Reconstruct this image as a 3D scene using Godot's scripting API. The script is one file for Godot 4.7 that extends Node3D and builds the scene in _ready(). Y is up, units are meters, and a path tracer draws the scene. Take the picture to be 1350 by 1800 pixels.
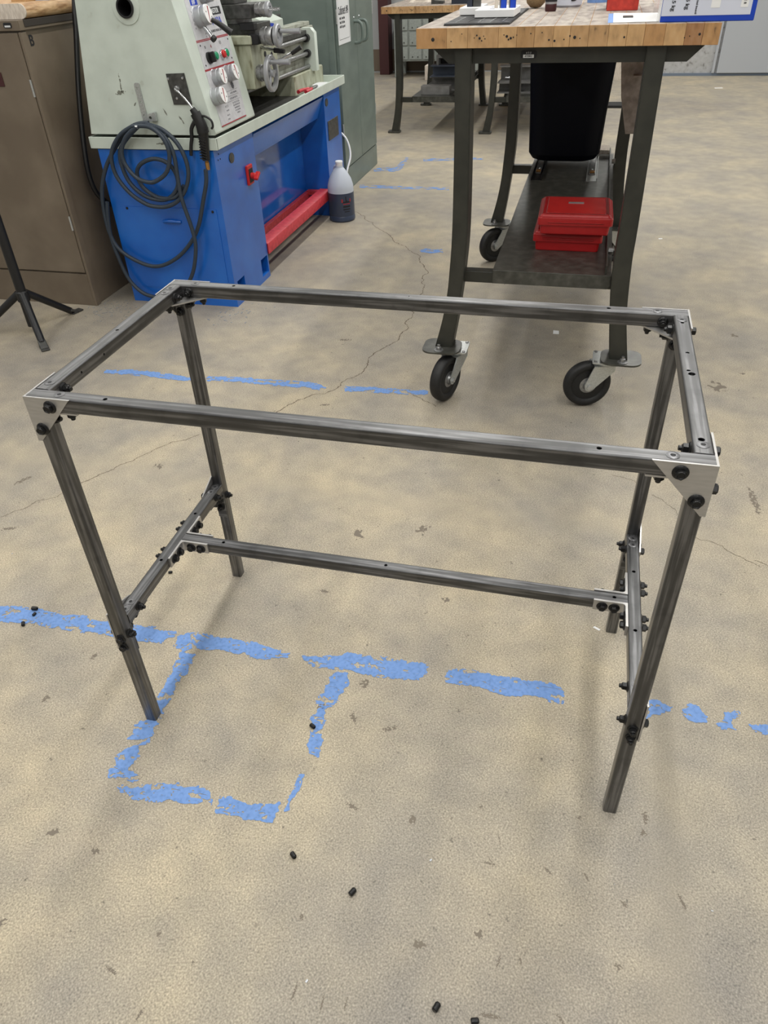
extends Node3D

# ---------------------------------------------------------------- mesh builder
class MB:
	var v := PackedVector3Array()
	var n := PackedVector3Array()
	var t := PackedVector2Array()
	func tri(a: Vector3, b: Vector3, c: Vector3, na: Vector3, nb: Vector3, nc: Vector3, ua := Vector2.ZERO, ub := Vector2.ZERO, uc := Vector2.ZERO) -> void:
		var g := (b - a).cross(c - a)
		if g.length_squared() < 1e-18:
			return
		if g.dot(na + nb + nc) > 0.0:
			v.append_array([a, c, b]); n.append_array([na, nc, nb]); t.append_array([ua, uc, ub])
		else:
			v.append_array([a, b, c]); n.append_array([na, nb, nc]); t.append_array([ua, ub, uc])
	func quad(a: Vector3, b: Vector3, c: Vector3, d: Vector3, nn := Vector3.ZERO) -> MB:
		if nn == Vector3.ZERO:
			nn = (c - a).cross(b - d).normalized()
		var u := [Vector2(0, 1), Vector2(1, 1), Vector2(1, 0), Vector2(0, 0)]
		tri(a, b, c, nn, nn, nn, u[0], u[1], u[2])
		tri(a, c, d, nn, nn, nn, u[0], u[2], u[3])
		return self
	func box(c: Vector3, s: Vector3, bev := 0.0, bs := Basis()) -> MB:
		var h := s * 0.5
		bev = minf(bev, minf(h.x, minf(h.y, h.z)) * 0.95)
		var ax := [Vector3.RIGHT, Vector3.UP, Vector3.BACK]
		# the corner point of face a at signs sx sy sz
		var pt := func(a: int, sg: Vector3) -> Vector3:
			var p := h - Vector3(bev, bev, bev)
			p[a] = h[a]
			return c + bs * (p * sg)
		for a in 3:
			var b := (a + 1) % 3
			var d := (a + 2) % 3
			for s1 in [-1.0, 1.0]:
				var nn: Vector3 = bs * (ax[a] * s1)
				var q := []
				for k in [[-1, -1], [1, -1], [1, 1], [-1, 1]]:
					var sg := Vector3.ONE
					sg[a] = s1; sg[b] = k[0]; sg[d] = k[1]
					q.append(pt.call(a, sg))
				quad(q[0], q[1], q[2], q[3], nn)
				if bev > 0.0:
					for s2 in [-1.0, 1.0]:  # edge between face a (s1) and face b (s2)
						var nb: Vector3 = bs * (ax[b] * s2)
						var e := []
						for s3 in [-1.0, 1.0]:
							var sg := Vector3.ONE
							sg[a] = s1; sg[b] = s2; sg[d] = s3
							e.append(pt.call(a, sg)); e.append(pt.call(b, sg))
						tri(e[0], e[1], e[3], nn, nb, nb)
						tri(e[0], e[3], e[2], nn, nb, nn)
		if bev > 0.0:
			for sx in [-1.0, 1.0]:
				for sy in [-1.0, 1.0]:
					for sz in [-1.0, 1.0]:
						var sg := Vector3(sx, sy, sz)
						tri(pt.call(0, sg), pt.call(1, sg), pt.call(2, sg), bs * Vector3(sx, 0, 0), bs * Vector3(0, sy, 0), bs * Vector3(0, 0, sz))
		return self
	func span(a: Vector3, b: Vector3, bev := 0.0) -> MB:   # box between two corners
		return box((a + b) * 0.5, (b - a).abs(), bev)
	func tube(path: Array, r: float, sides := 10, r_end := -1.0) -> MB:
		if r_end < 0.0:
			r_end = r
		var up := Vector3.UP
		var first: Vector3 = (path[1] - path[0]).normalized()
		if absf(first.dot(up)) > 0.9:
			up = Vector3.RIGHT
		var x := first.cross(up).normalized()
		var rings := []
		var norms := []
		for i in path.size():
			var d: Vector3 = (path[mini(i + 1, path.size() - 1)] - path[maxi(i - 1, 0)]).normalized()
			x = (x - d * x.dot(d)).normalized()
			var y := d.cross(x)
			var rr := lerpf(r, r_end, float(i) / (path.size() - 1))
			var ring := []
			var nr := []
			for k in sides + 1:
				var w := TAU * k / sides
				var o := x * cos(w) + y * sin(w)
				nr.append(o)
				ring.append(path[i] + o * rr)
			rings.append(ring); norms.append(nr)
		for i in path.size() - 1:
			for k in sides:
				tri(rings[i][k], rings[i][k + 1], rings[i + 1][k + 1], norms[i][k], norms[i][k + 1], norms[i + 1][k + 1])
				tri(rings[i][k], rings[i + 1][k + 1], rings[i + 1][k], norms[i][k], norms[i + 1][k + 1], norms[i + 1][k])
		for e in [0, path.size() - 1]:
			var d: Vector3 = first * -1.0 if e == 0 else (path[e] - path[e - 1]).normalized()
			for k in sides:
				tri(path[e], rings[e][k], rings[e][k + 1], d, d, d)
		return self
	func lathe(prof: Array, xf := Transform3D(), seg := 24, crease := 35.0) -> MB:   # prof: Vector2(radius, height), axis +Y of xf
		var nr := []
		for i in prof.size() - 1:
			var d: Vector2 = prof[i + 1] - prof[i]
			nr.append(Vector2(d.y, -d.x).normalized())
		for i in prof.size() - 1:
			var na: Vector2 = nr[i]
			var nb: Vector2 = nr[i]
			if i > 0 and absf(rad_to_deg(nr[i].angle_to(nr[i - 1]))) < crease:
				na = (nr[i] + nr[i - 1]).normalized()
			if i < prof.size() - 2 and absf(rad_to_deg(nr[i].angle_to(nr[i + 1]))) < crease:
				nb = (nr[i] + nr[i + 1]).normalized()
			var a: Vector2 = prof[i]
			var b: Vector2 = prof[i + 1]
			for k in seg:
				var c0 := cos(TAU * k / seg); var s0 := sin(TAU * k / seg)
				var c1 := cos(TAU * (k + 1) / seg); var s1 := sin(TAU * (k + 1) / seg)
				var P := [xf * Vector3(a.x * c0, a.y, a.x * s0), xf * Vector3(a.x * c1, a.y, a.x * s1), xf * Vector3(b.x * c1, b.y, b.x * s1), xf * Vector3(b.x * c0, b.y, b.x * s0)]
				var N := [xf.basis * Vector3(na.x * c0, na.y, na.x * s0), xf.basis * Vector3(na.x * c1, na.y, na.x * s1), xf.basis * Vector3(nb.x * c1, nb.y, nb.x * s1), xf.basis * Vector3(nb.x * c0, nb.y, nb.x * s0)]
				tri(P[0], P[1], P[2], N[0], N[1], N[2])
				tri(P[0], P[2], P[3], N[0], N[2], N[3])
		return self
	func prism(poly: PackedVector2Array, depth: float, xf := Transform3D(), crease := 50.0) -> MB:   # polygon in x y, thickness along z 0..depth
		var cnt := poly.size()
		var area := 0.0
		for i in cnt:
			area += poly[i].cross(poly[(i + 1) % cnt])
		var sgn := signf(area)
		var en := []
		for i in cnt:
			var d := poly[(i + 1) % cnt] - poly[i]
			en.append(Vector2(d.y, -d.x).normalized() * sgn)
		for i in cnt:
			var j := (i + 1) % cnt
			var na: Vector2 = en[i]
			var nb: Vector2 = en[i]
			if absf(rad_to_deg(en[i].angle_to(en[(i + cnt - 1) % cnt]))) < crease:
				na = (en[i] + en[(i + cnt - 1) % cnt]).normalized()
			if absf(rad_to_deg(en[i].angle_to(en[j]))) < crease:
				nb = (en[i] + en[j]).normalized()
			var A := xf * Vector3(poly[i].x, poly[i].y, 0); var B := xf * Vector3(poly[j].x, poly[j].y, 0)
			var C := xf * Vector3(poly[j].x, poly[j].y, depth); var D := xf * Vector3(poly[i].x, poly[i].y, depth)
			var NA := xf.basis * Vector3(na.x, na.y, 0); var NB := xf.basis * Vector3(nb.x, nb.y, 0)
			tri(A, B, C, NA, NB, NB); tri(A, C, D, NA, NB, NA)
		var ix := Geometry2D.triangulate_polygon(poly)
		for e in [0.0, depth]:
			var nn := xf.basis * Vector3(0, 0, -1.0 if e == 0.0 else 1.0)
			for k in range(0, ix.size(), 3):
				var p := poly[ix[k]]; var q := poly[ix[k + 1]]; var s := poly[ix[k + 2]]
				tri(xf * Vector3(p.x, p.y, e), xf * Vector3(q.x, q.y, e), xf * Vector3(s.x, s.y, e), nn, nn, nn, p, q, s)
		return self
	func loft(rings: Array, c: Vector3, seg := 5) -> MB:   # rounded rectangles [height, width, depth, corner radius] stacked and skinned, closed at both ends
		var loops := []
		for q in rings:
			var p := []
			for k in 4:
				var o := Vector2((q[1] / 2 - q[3]) * (1 if k in [0, 3] else -1), (q[2] / 2 - q[3]) * (1 if k < 2 else -1))
				for i in seg + 1:
					var e: Vector2 = o + Vector2.from_angle(PI / 2 * (k + float(i) / seg)) * q[3]
					p.append([c + Vector3(e.x, q[0], e.y), Vector3(cos(PI / 2 * (k + float(i) / seg)), 0, sin(PI / 2 * (k + float(i) / seg)))])
			loops.append(p)
		for i in loops.size() - 1:
			var A: Array = loops[i]; var B: Array = loops[i + 1]
			for k in A.size():
				var j := (k + 1) % A.size()
				var e: Vector3 = (B[k][0] - A[k][0])
				var na: Vector3 = A[k][1]; var nb: Vector3 = A[j][1]
				var tilt := func(nn: Vector3) -> Vector3:
					return (nn - e.normalized() * nn.dot(e.normalized())).normalized()
				na = tilt.call(na); nb = tilt.call(nb)
				tri(A[k][0], A[j][0], B[j][0], na, nb, nb)
				tri(A[k][0], B[j][0], B[k][0], na, nb, na)
		for e in [0, loops.size() - 1]:
			var nn := Vector3.DOWN if e == 0 else Vector3.UP
			var L: Array = loops[e]
			var mid: Vector3 = c + Vector3(0, rings[e][0], 0)
			for k in L.size():
				tri(mid, L[k][0], L[(k + 1) % L.size()][0], nn, nn, nn)
		return self
	func mesh() -> ArrayMesh:
		var a := []
		a.resize(Mesh.ARRAY_MAX)
		a[Mesh.ARRAY_VERTEX] = v; a[Mesh.ARRAY_NORMAL] = n; a[Mesh.ARRAY_TEX_UV] = t
		var m := ArrayMesh.new()
		m.add_surface_from_arrays(Mesh.PRIMITIVE_TRIANGLES, a)
		return m

var M := {}          # materials
var used := {}       # names taken at the top level
const W := 1.012     # steel frame: width, depth, height, tube, plate
const D := 0.5107
const H := 0.8066
const S := 0.0254
const T := 0.003

# ---------------------------------------------------------------- naming helpers
func numbered(called: String) -> String:
	var c: int = used.get(called, 0)
	used[called] = c + 1
	return called if c == 0 else "%s_%03d" % [called, c]

func tag(o: Node, label := "", category := "", group := "", kind := "") -> Node:
	if label: o.set_meta("label", label)
	if category: o.set_meta("category", category)
	if group: o.set_meta("group", group)
	if kind: o.set_meta("kind", kind)
	return o

func thing(called: String, label: String, category: String, at := Vector3.ZERO, group := "") -> Node3D:
	var o := Node3D.new()
	o.name = numbered(called)
	o.position = at
	add_child(o, true)
	tag(o, label, category, group)
	return o

func one(called: String, mesh: Mesh, m: Material, label: String, category: String, at := Vector3.ZERO, group := "") -> MeshInstance3D:   # a thing that is one mesh, built round its own base
	var o := MeshInstance3D.new()
	o.name = numbered(called)
	o.mesh = mesh
	o.material_override = m
	o.position = at
	add_child(o, true)
	tag(o, label, category, group)
	return o

func part(root: Node3D, called: String, mesh: Mesh, m: Material, xf := Transform3D()) -> MeshInstance3D:
	var o := MeshInstance3D.new()
	o.name = called
	o.mesh = mesh
	o.material_override = m
	o.transform = xf
	root.add_child(o, true)
	return o

func wpart(root: Node3D, called: String, mesh: Mesh, m: Material) -> MeshInstance3D:   # mesh given in room coordinates
	return part(root, called, mesh, m, Transform3D(Basis(), -root.position))

func struct(called: String, mesh: Mesh, m: Material, at := Vector3.ZERO) -> MeshInstance3D:
	var o := MeshInstance3D.new()
	o.name = called
	o.mesh = mesh
	o.material_override = m
	o.position = at
	add_child(o, true)
	o.set_meta("kind", "structure")
	return o

func V(x: float, y: float, z: float) -> Vector3:
	return Vector3(x, y, z)

func at(p: Vector3, b := Basis()) -> Transform3D:
	return Transform3D(b, p)

func along(d: Vector3) -> Basis:   # a basis whose +Y points along d
	d = d.normalized()
	var x := d.cross(Vector3.BACK if absf(d.z) < 0.9 else Vector3.RIGHT).normalized()
	return Basis(x, d, x.cross(d))

func rrect(w: float, h: float, r: float, seg := 4) -> PackedVector2Array:
	var p := PackedVector2Array()
	for k in 4:
		var c := Vector2((w / 2 - r) * (1 if k in [0, 3] else -1), (h / 2 - r) * (1 if k < 2 else -1))
		for i in seg + 1:
			p.append(c + Vector2.from_angle(PI / 2 * (k + float(i) / seg)) * r)
	return p

func hexagon(af: float) -> PackedVector2Array:
	var p := PackedVector2Array()
	for k in 6:
		p.append(Vector2.from_angle(PI / 3 * k) * af / sqrt(3.0))
	return p

func curve(pts: Array, per := 6) -> Array:   # smooth line through points
	var out := []
	for i in pts.size() - 1:
		var a: Vector3 = pts[maxi(i - 1, 0)]; var b: Vector3 = pts[i]; var c: Vector3 = pts[i + 1]; var d: Vector3 = pts[mini(i + 2, pts.size() - 1)]
		for k in per:
			out.append(b.cubic_interpolate(c, a, d, float(k) / per))
	out.append(pts[-1])
	return out

func lettering(text: String, size: float, bold := false, mono := false) -> TextMesh:
	var f := SystemFont.new()
	f.font_names = PackedStringArray(["Droid Sans Mono" if mono else "Droid Sans"])
	if bold: f.font_weight = 700
	var t := TextMesh.new()
	t.text = text
	t.font = f
	t.font_size = 64
	t.pixel_size = size / 46.0   # size: height of a capital
	t.depth = 0.0008
	return t

# ---------------------------------------------------------------- materials
func noise(freq: float, sd: int, oct := 4, kind := FastNoiseLite.TYPE_SIMPLEX_SMOOTH) -> FastNoiseLite:
	var f := FastNoiseLite.new()
	f.noise_type = kind
	f.frequency = freq
	f.seed = sd
	f.fractal_octaves = oct
	return f

func ramp_tex(freq: float, sd: int, stops: Array, size := 512, oct := 4, kind := FastNoiseLite.TYPE_SIMPLEX_SMOOTH) -> NoiseTexture2D:   # stops: [offset, colour]
	var g := Gradient.new()
	g.offsets = PackedFloat32Array(stops.map(func(s): return s[0]))
	g.colors = PackedColorArray(stops.map(func(s): return s[1]))
	var t := NoiseTexture2D.new()
	t.width = size; t.height = size
	t.seamless = true
	t.noise = noise(freq, sd, oct, kind)
	t.color_ramp = g
	return t

func plain(c: Color, rough := 0.6, metal := 0.0, spec := 0.5) -> StandardMaterial3D:
	var m := StandardMaterial3D.new()
	m.albedo_color = c
	m.roughness = rough
	m.metallic = metal
	m.metallic_specular = spec
	return m

func textured(tex: Texture2D, scale: Vector3, rough := 0.6, metal := 0.0, c := Color.WHITE) -> StandardMaterial3D:
	var m := plain(c, rough, metal)
	m.albedo_texture = tex
	m.uv1_triplanar = true
	m.uv1_scale = scale
	return m

func rgb(r: float, g: float, b: float) -> Color:
	return Color(r / 255.0, g / 255.0, b / 255.0)

func concrete() -> ImageTexture:
	var size := 1536
	var a := noise(0.0026, 3, 5).get_seamless_image(size, size).get_data()       # broad patches
	var b := noise(0.012, 8, 5).get_seamless_image(size, size).get_data()        # smaller patches
	var c := noise(0.3, 21, 2).get_seamless_image(size, size).get_data()         # sand grain
	var d := noise(0.05, 33, 3).get_seamless_image(size, size).get_data()        # pits
	var out := PackedByteArray()
	out.resize(size * size * 3)
	for i in size * size:
		var w := clampf(0.5 + (a[i] - 128.0) / 250.0 + (b[i] - 128.0) / 900.0, 0.0, 1.0)
		var k := 1.0 + (c[i] - 128.0) * 0.0019 + (b[i] - 128.0) * 0.0003
		if b[i] < 30: k -= (30 - b[i]) * 0.002
		if d[i] < 40: k -= (40 - d[i]) * 0.011
		if c[i] < 40: k *= 0.88
		if c[i] > 216: k *= 1.06
		out[i * 3] = clampi(int(lerpf(149, 181, w) * k), 0, 255)
		out[i * 3 + 1] = clampi(int(lerpf(143, 169, w) * k), 0, 255)
		out[i * 3 + 2] = clampi(int(lerpf(134, 146, w) * k), 0, 255)
	return ImageTexture.create_from_image(Image.create_from_data(size, size, false, Image.FORMAT_RGB8, out))

func make_materials() -> void:
	var m: StandardMaterial3D
	# floor
	m = plain(Color.WHITE, 0.62)
	m.albedo_texture = concrete()
	m.uv1_triplanar = true; m.uv1_world_triplanar = true; m.uv1_scale = V(0.5, 0.5, 0.5)
	m.detail_enabled = true; m.detail_blend_mode = BaseMaterial3D.BLEND_MODE_MUL
	m.detail_uv_layer = BaseMaterial3D.DETAIL_UV_2
	m.uv2_triplanar = true; m.uv2_world_triplanar = true; m.uv2_scale = V(0.12, 0.12, 0.12)
	m.detail_albedo = ramp_tex(0.006, 91, [[0.15, rgb(226, 226, 229)], [0.5, rgb(243, 243, 242)], [0.85, rgb(255, 253, 248)]], 512, 5)
	M.floor = m
	M.crack = plain(rgb(92, 80, 66), 0.95)
	M.scuff = plain(rgb(118, 109, 97), 0.8)
	m = textured(ramp_tex(0.05, 5, [[0.15, rgb(94, 128, 180)], [0.4, rgb(106, 141, 196)], [0.9, rgb(114, 149, 204)]]), V(3, 3, 3), 0.75)
	m.uv1_world_triplanar = true
	M.tape = m
	# bare mill-finish steel: bars run along their own X axis
	var steel := func(lo: Color, mid: Color, hi: Color, sd: int) -> StandardMaterial3D:
		var s := textured(ramp_tex(0.012, sd, [[0.25, lo], [0.5, mid], [0.72, hi]], 512, 4), V(0.5, 13.0, 13.0), 0.46, 0.95)
		s.clearcoat_enabled = true; s.clearcoat = 1.0; s.clearcoat_roughness = 0.36   # film of oil and mill scale
		s.detail_enabled = true
		s.detail_blend_mode = BaseMaterial3D.BLEND_MODE_MUL
		s.detail_uv_layer = BaseMaterial3D.DETAIL_UV_2
		s.uv2_triplanar = true; s.uv2_scale = V(1.5, 1.5, 1.5)
		s.detail_albedo = ramp_tex(0.03, sd + 7, [[0.12, rgb(205, 205, 207)], [0.4, rgb(240, 240, 240)], [0.8, Color.WHITE]], 512, 4)
		return s
	M.steel = steel.call(rgb(62, 62, 63), rgb(74, 74, 75), rgb(116, 116, 118), 11)
	M.alu = textured(ramp_tex(0.02, 14, [[0.1, rgb(176, 174, 172)], [0.9, rgb(188, 186, 184)]]), V(2, 14, 2), 0.36, 0.75)
	M.bolt = plain(rgb(24, 24, 25), 0.32, 0.35)
	M.zinc = textured(ramp_tex(0.03, 15, [[0.2, rgb(178, 181, 180)], [0.8, rgb(200, 203, 202)]]), V(8, 8, 8), 0.38, 0.7)
	M.screw = plain(rgb(120, 120, 122), 0.35, 0.8)
	M.socket = plain(rgb(20, 20, 22), 0.6)
	M.black = plain(rgb(22, 22, 24), 0.45)
	M.rubber = textured(ramp_tex(0.03, 16, [[0.2, rgb(16, 16, 17)], [0.8, rgb(26, 25, 25)]]), V(5, 5, 5), 0.6)
	M.hose = plain(rgb(44, 54, 66), 0.5)
	M.chrome = plain(rgb(205, 207, 210), 0.2, 0.9)
	M.machined = textured(ramp_tex(0.02, 17, [[0.2, rgb(138, 138, 138)], [0.8, rgb(164, 165, 166)]]), V(6, 6, 6), 0.35, 0.8)
	M.satin = plain(rgb(176, 178, 182), 0.38, 0.6)
	M.oily = textured(ramp_tex(0.015, 18, [[0.2, rgb(72, 72, 71)], [0.8, rgb(94, 94, 92)]]), V(4, 4, 4), 0.42, 0.6)
	M.scrap = textured(ramp_tex(0.01, 19, [[0.1, rgb(108, 107, 105)], [0.8, rgb(128, 127, 126)]]), V(2, 2, 2), 0.55, 0.2)
	M.blue_steel = plain(rgb(72, 80, 96), 0.5)
	M.brass = plain(rgb(190, 140, 80), 0.35, 0.8)
	# paints
	m = textured(ramp_tex(0.006, 24, [[0.2, rgb(22, 90, 178)], [0.5, rgb(25, 97, 188)], [0.8, rgb(31, 104, 194)]]), V(1, 1, 1), 0.28)
	m.clearcoat_enabled = true; m.clearcoat = 0.25; m.clearcoat_roughness = 0.2
	M.blue = m
	m = M.blue.duplicate()
	m.roughness = 0.1
	M.blue_gloss = m
	M.bracket_steel = textured(ramp_tex(0.02, 29, [[0.2, rgb(122, 112, 106)], [0.8, rgb(148, 138, 132)]]), V(3, 3, 3), 0.45, 0.4)
	M.cream = textured(ramp_tex(0.009, 25, [[0.04, rgb(164, 168, 156)], [0.2, rgb(190, 199, 190)], [0.7, rgb(199, 208, 199)]], 512, 5), V(1.3, 1.3, 1.3), 0.42)
	M.cream_dirty = textured(ramp_tex(0.012, 26, [[0.06, rgb(104, 100, 76)], [0.3, rgb(158, 160, 138)], [0.75, rgb(176, 180, 160)]], 512, 5), V(3, 1.0, 3), 0.45)
	M.cream_bed = textured(ramp_tex(0.01, 23, [[0.1, rgb(120, 120, 106)], [0.4, rgb(158, 160, 148)], [0.8, rgb(170, 173, 162)]]), V(2, 2, 2), 0.45)
	M.grease = plain(rgb(116, 118, 108), 0.7)
	M.panel = textured(ramp_tex(0.02, 27, [[0.2, rgb(186, 186, 190)], [0.8, rgb(200, 200, 204)]]), V(3, 3, 3), 0.4)
	M.red_paint = textured(ramp_tex(0.03, 28, [[0.1, rgb(160, 40, 48)], [0.5, rgb(186, 50, 60)], [0.9, rgb(196, 70, 76)]], 512, 5), V(2, 2, 2), 0.5)
	M.red = plain(rgb(190, 34, 34), 0.45)
	M.green = plain(rgb(10, 140, 96), 0.4)
	M.ink = plain(rgb(26, 26, 30), 0.7)
	M.ink_soft = plain(rgb(84, 84, 92), 0.7)
	M.ink_red = plain(rgb(150, 40, 48), 0.6)
	M.ink_blue = plain(rgb(34, 62, 170), 0.6)
	M.white = plain(rgb(232, 232, 232), 0.55)
	M.paper = plain(rgb(214, 216, 218), 0.85)
	M.greencab = textured(ramp_tex(0.006, 30, [[0.2, rgb(102, 114, 109)], [0.8, rgb(113, 125, 119)]]), V(1, 2, 1), 0.4)
	M.tan = textured(ramp_tex(0.006, 31, [[0.2, rgb(106, 94, 80)], [0.8, rgb(120, 108, 93)]], 512, 5), V(1, 1, 1), 0.5)
	M.tan_dark = plain(rgb(52, 46, 42), 0.6)
	M.olive = textured(ramp_tex(0.01, 32, [[0.2, rgb(40, 41, 36)], [0.8, rgb(50, 50, 44)]], 512, 5), V(2, 2, 2), 0.42)
	M.olive_worn = textured(ramp_tex(0.02, 33, [[0.1, rgb(54, 54, 50)], [0.5, rgb(68, 68, 63)], [0.9, rgb(86, 85, 80)]], 512, 5), V(2, 2, 2), 0.34, 0.15)
	# wood
	for k in 5:
		var c: Color = [rgb(182, 144, 100), rgb(168, 130, 86), rgb(190, 152, 106), rgb(176, 134, 88), rgb(154, 112, 74)][k]
		M["endgrain%d" % k] = textured(ramp_tex(0.03, 40 + k, [[0.03, c.darkened(0.4)], [0.16, c.darkened(0.1)], [0.5, c], [0.9, c.lightened(0.08)]], 256, 4), V(5, 2.2, 3), 0.7)
	M.woodtop = textured(ramp_tex(0.012, 46, [[0.1, rgb(112, 102, 94)], [0.45, rgb(146, 135, 125)], [0.85, rgb(168, 157, 146)]], 512, 5), V(4, 3, 1.2), 0.6)
	M.maple = textured(ramp_tex(0.012, 47, [[0.2, rgb(150, 112, 76)], [0.5, rgb(198, 160, 118)], [0.8, rgb(224, 192, 152)]], 512, 5), V(8, 8, 1.5), 0.55)
	M.palewood = textured(ramp_tex(0.02, 48, [[0.2, rgb(196, 184, 170)], [0.8, rgb(224, 214, 202)]]), V(14, 2, 5), 0.75)
	# plastics
	m = textured(ramp_tex(0.01, 50, [[0.2, rgb(168, 24, 26)], [0.8, rgb(176, 28, 30)]]), V(3, 3, 3), 0.42)
	M.redcase = m
	m = plain(Color(0.82, 0.85, 0.90, 0.8), 0.45)
	m.transparency = BaseMaterial3D.TRANSPARENCY_ALPHA
	M.milky = m
	M.milky_thick = plain(rgb(214, 218, 226), 0.45)
	M.liquid = plain(rgb(52, 62, 84), 0.32)
	M.bin = plain(rgb(5, 7, 16), 0.6, 0.0, 0.25)
	M.darkblue = plain(rgb(34, 40, 54), 0.6)
	M.bluebox = plain(rgb(16, 62, 176), 0.4)
	M.boxlabel = plain(rgb(206, 210, 224), 0.55)
	M.redbox = textured(ramp_tex(0.02, 51, [[0.2, rgb(180, 48, 36)], [0.8, rgb(204, 62, 46)]]), V(4, 4, 4), 0.6)
	m = plain(Color(1, 1, 1, 0.14), 0.1)
	m.transparency = BaseMaterial3D.TRANSPARENCY_ALPHA
	M.clear = m
	M.twine = textured(ramp_tex(0.08, 52, [[0.2, rgb(96, 76, 52)], [0.8, rgb(176, 150, 112)]]), V(9, 9, 9), 0.95)
	# room
	M.wall = textured(ramp_tex(0.01, 60, [[0.2, rgb(171, 173, 175)], [0.8, rgb(177, 179, 181)]]), V(0.5, 0.5, 0.5), 0.75)
	M.wall_rough = textured(ramp_tex(0.05, 61, [[0.12, rgb(130, 129, 127)], [0.3, rgb(172, 172, 172)], [0.8, rgb(182, 183, 184)]], 512, 5), V(0.6, 0.6, 0.6), 0.85)
	M.door = plain(rgb(176, 180, 186), 0.5)
	M.steelblue = plain(rgb(110, 122, 138), 0.5)
	M.ceiling = plain(rgb(128, 128, 126), 0.9)
	M.stripe = plain(rgb(112, 98, 84), 0.7)
	M.maroon = plain(rgb(64, 26, 28), 0.5)
	M.greydrawer = textured(ramp_tex(0.02, 63, [[0.2, rgb(140, 146, 142)], [0.8, rgb(150, 156, 152)]]), V(3, 3, 3), 0.5)
	M.fixture = plain(rgb(225, 225, 225), 0.6)
	m = plain(Color.WHITE, 0.5)
	m.emission_enabled = true
	m.emission = Color(1.0, 0.995, 0.975)
	m.emission_energy_multiplier = 3.0
	M.tube_glow = m

# ---------------------------------------------------------------- the scene
func _ready() -> void:
	# camera
	var pitch := CAM_PITCH
	var yaw := CAM_YAW
	var roll := CAM_ROLL
	var fw := V(sin(yaw) * cos(pitch), -sin(pitch), -cos(yaw) * cos(pitch))
	var rt := V(cos(yaw), 0, sin(yaw))
	var up := rt.cross(fw)
	var cam := Camera3D.new()
	cam.name = "camera"
	cam.transform = Transform3D(Basis(rt * cos(roll) + up * sin(roll), up * cos(roll) - rt * sin(roll), -fw), CAM_POS)
	cam.fov = rad_to_deg(2.0 * atan(900.0 / CAM_F))
	cam.near = 0.05
	cam.far = 60.0
	add_child(cam)
	cam.current = true
	# sky (outside the closed hall) and exposure
	var env := Environment.new()
	env.background_mode = Environment.BG_COLOR
	env.background_color = rgb(60, 66, 74)
	env.tonemap_mode = Environment.TONE_MAPPER_LINEAR
	env.tonemap_exposure = 0.9
	env.sdfgi_enabled = true
	env.ssao_enabled = true
	env.ssil_enabled = true
	var we := WorldEnvironment.new()
	we.name = "environment"
	we.environment = env
	add_child(we)
	make_materials()
	# fluorescent strips hang in rows that run away from the camera
	for rx in LAMP_ROWS:
		for k in 6:
			ceiling_light(V(rx, 3.42, 3.2 - k * 2.45))
	room()
	steel_frame()
	workbench()
	far_bench()
	lathe()
	air_line()
	green_cabinet()
	tan_cabinet()
	roller_stand()
	jug()
	bench_things()
	shelf_things()
	far_things()
	floor_tapes()
	debris()

const CAM_F := 1292.0
const CAM_PITCH := 0.653
const CAM_YAW := -0.272
const CAM_ROLL := -0.044
const CAM_POS := Vector3(0.8071, 1.3362, 0.8411)
const LAMP_ROWS := [-2.9, -0.15, 1.48, 4.4]
const LAMP_ENERGY := 3.1

func ceiling_light(p: Vector3) -> void:
	var o := thing("ceiling_light", "white fluorescent strip fixture hanging under the ceiling of the hall", "light", p, "fluorescent strip lights in rows overhead")
	part(o, "housing", MB.new().prism(PackedVector2Array([Vector2(-0.1, 0), Vector2(0.1, 0), Vector2(0.05, 0.07), Vector2(-0.05, 0.07)]), 2.2, at(V(0, 0.012, -1.1))).mesh(), M.fixture)
	part(o, "tube_light", MB.new().box(V(0, 0.006, 0), V(0.18, 0.01, 2.16), 0.003).mesh(), M.tube_glow)
	for z in [-0.8, 0.8]:
		part(o, "hanger", MB.new().tube([V(0, 0.08, z), V(0, 0.31, z)], 0.006, 6).mesh(), M.fixture)
	var l := AreaLight3D.new()
	l.name = "strip_light"
	l.area_size = Vector2(0.18, 2.16)
	l.light_color = Color(1.0, 0.995, 0.975)
	l.light_energy = LAMP_ENERGY
	l.set("area_range", 30.0)
	l.set("area_attenuation", 2.0)
	l.shadow_enabled = true
	l.transform = Transform3D(Basis(Vector3.RIGHT, -PI / 2), V(0, -0.006, 0))
	o.add_child(l)

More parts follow.
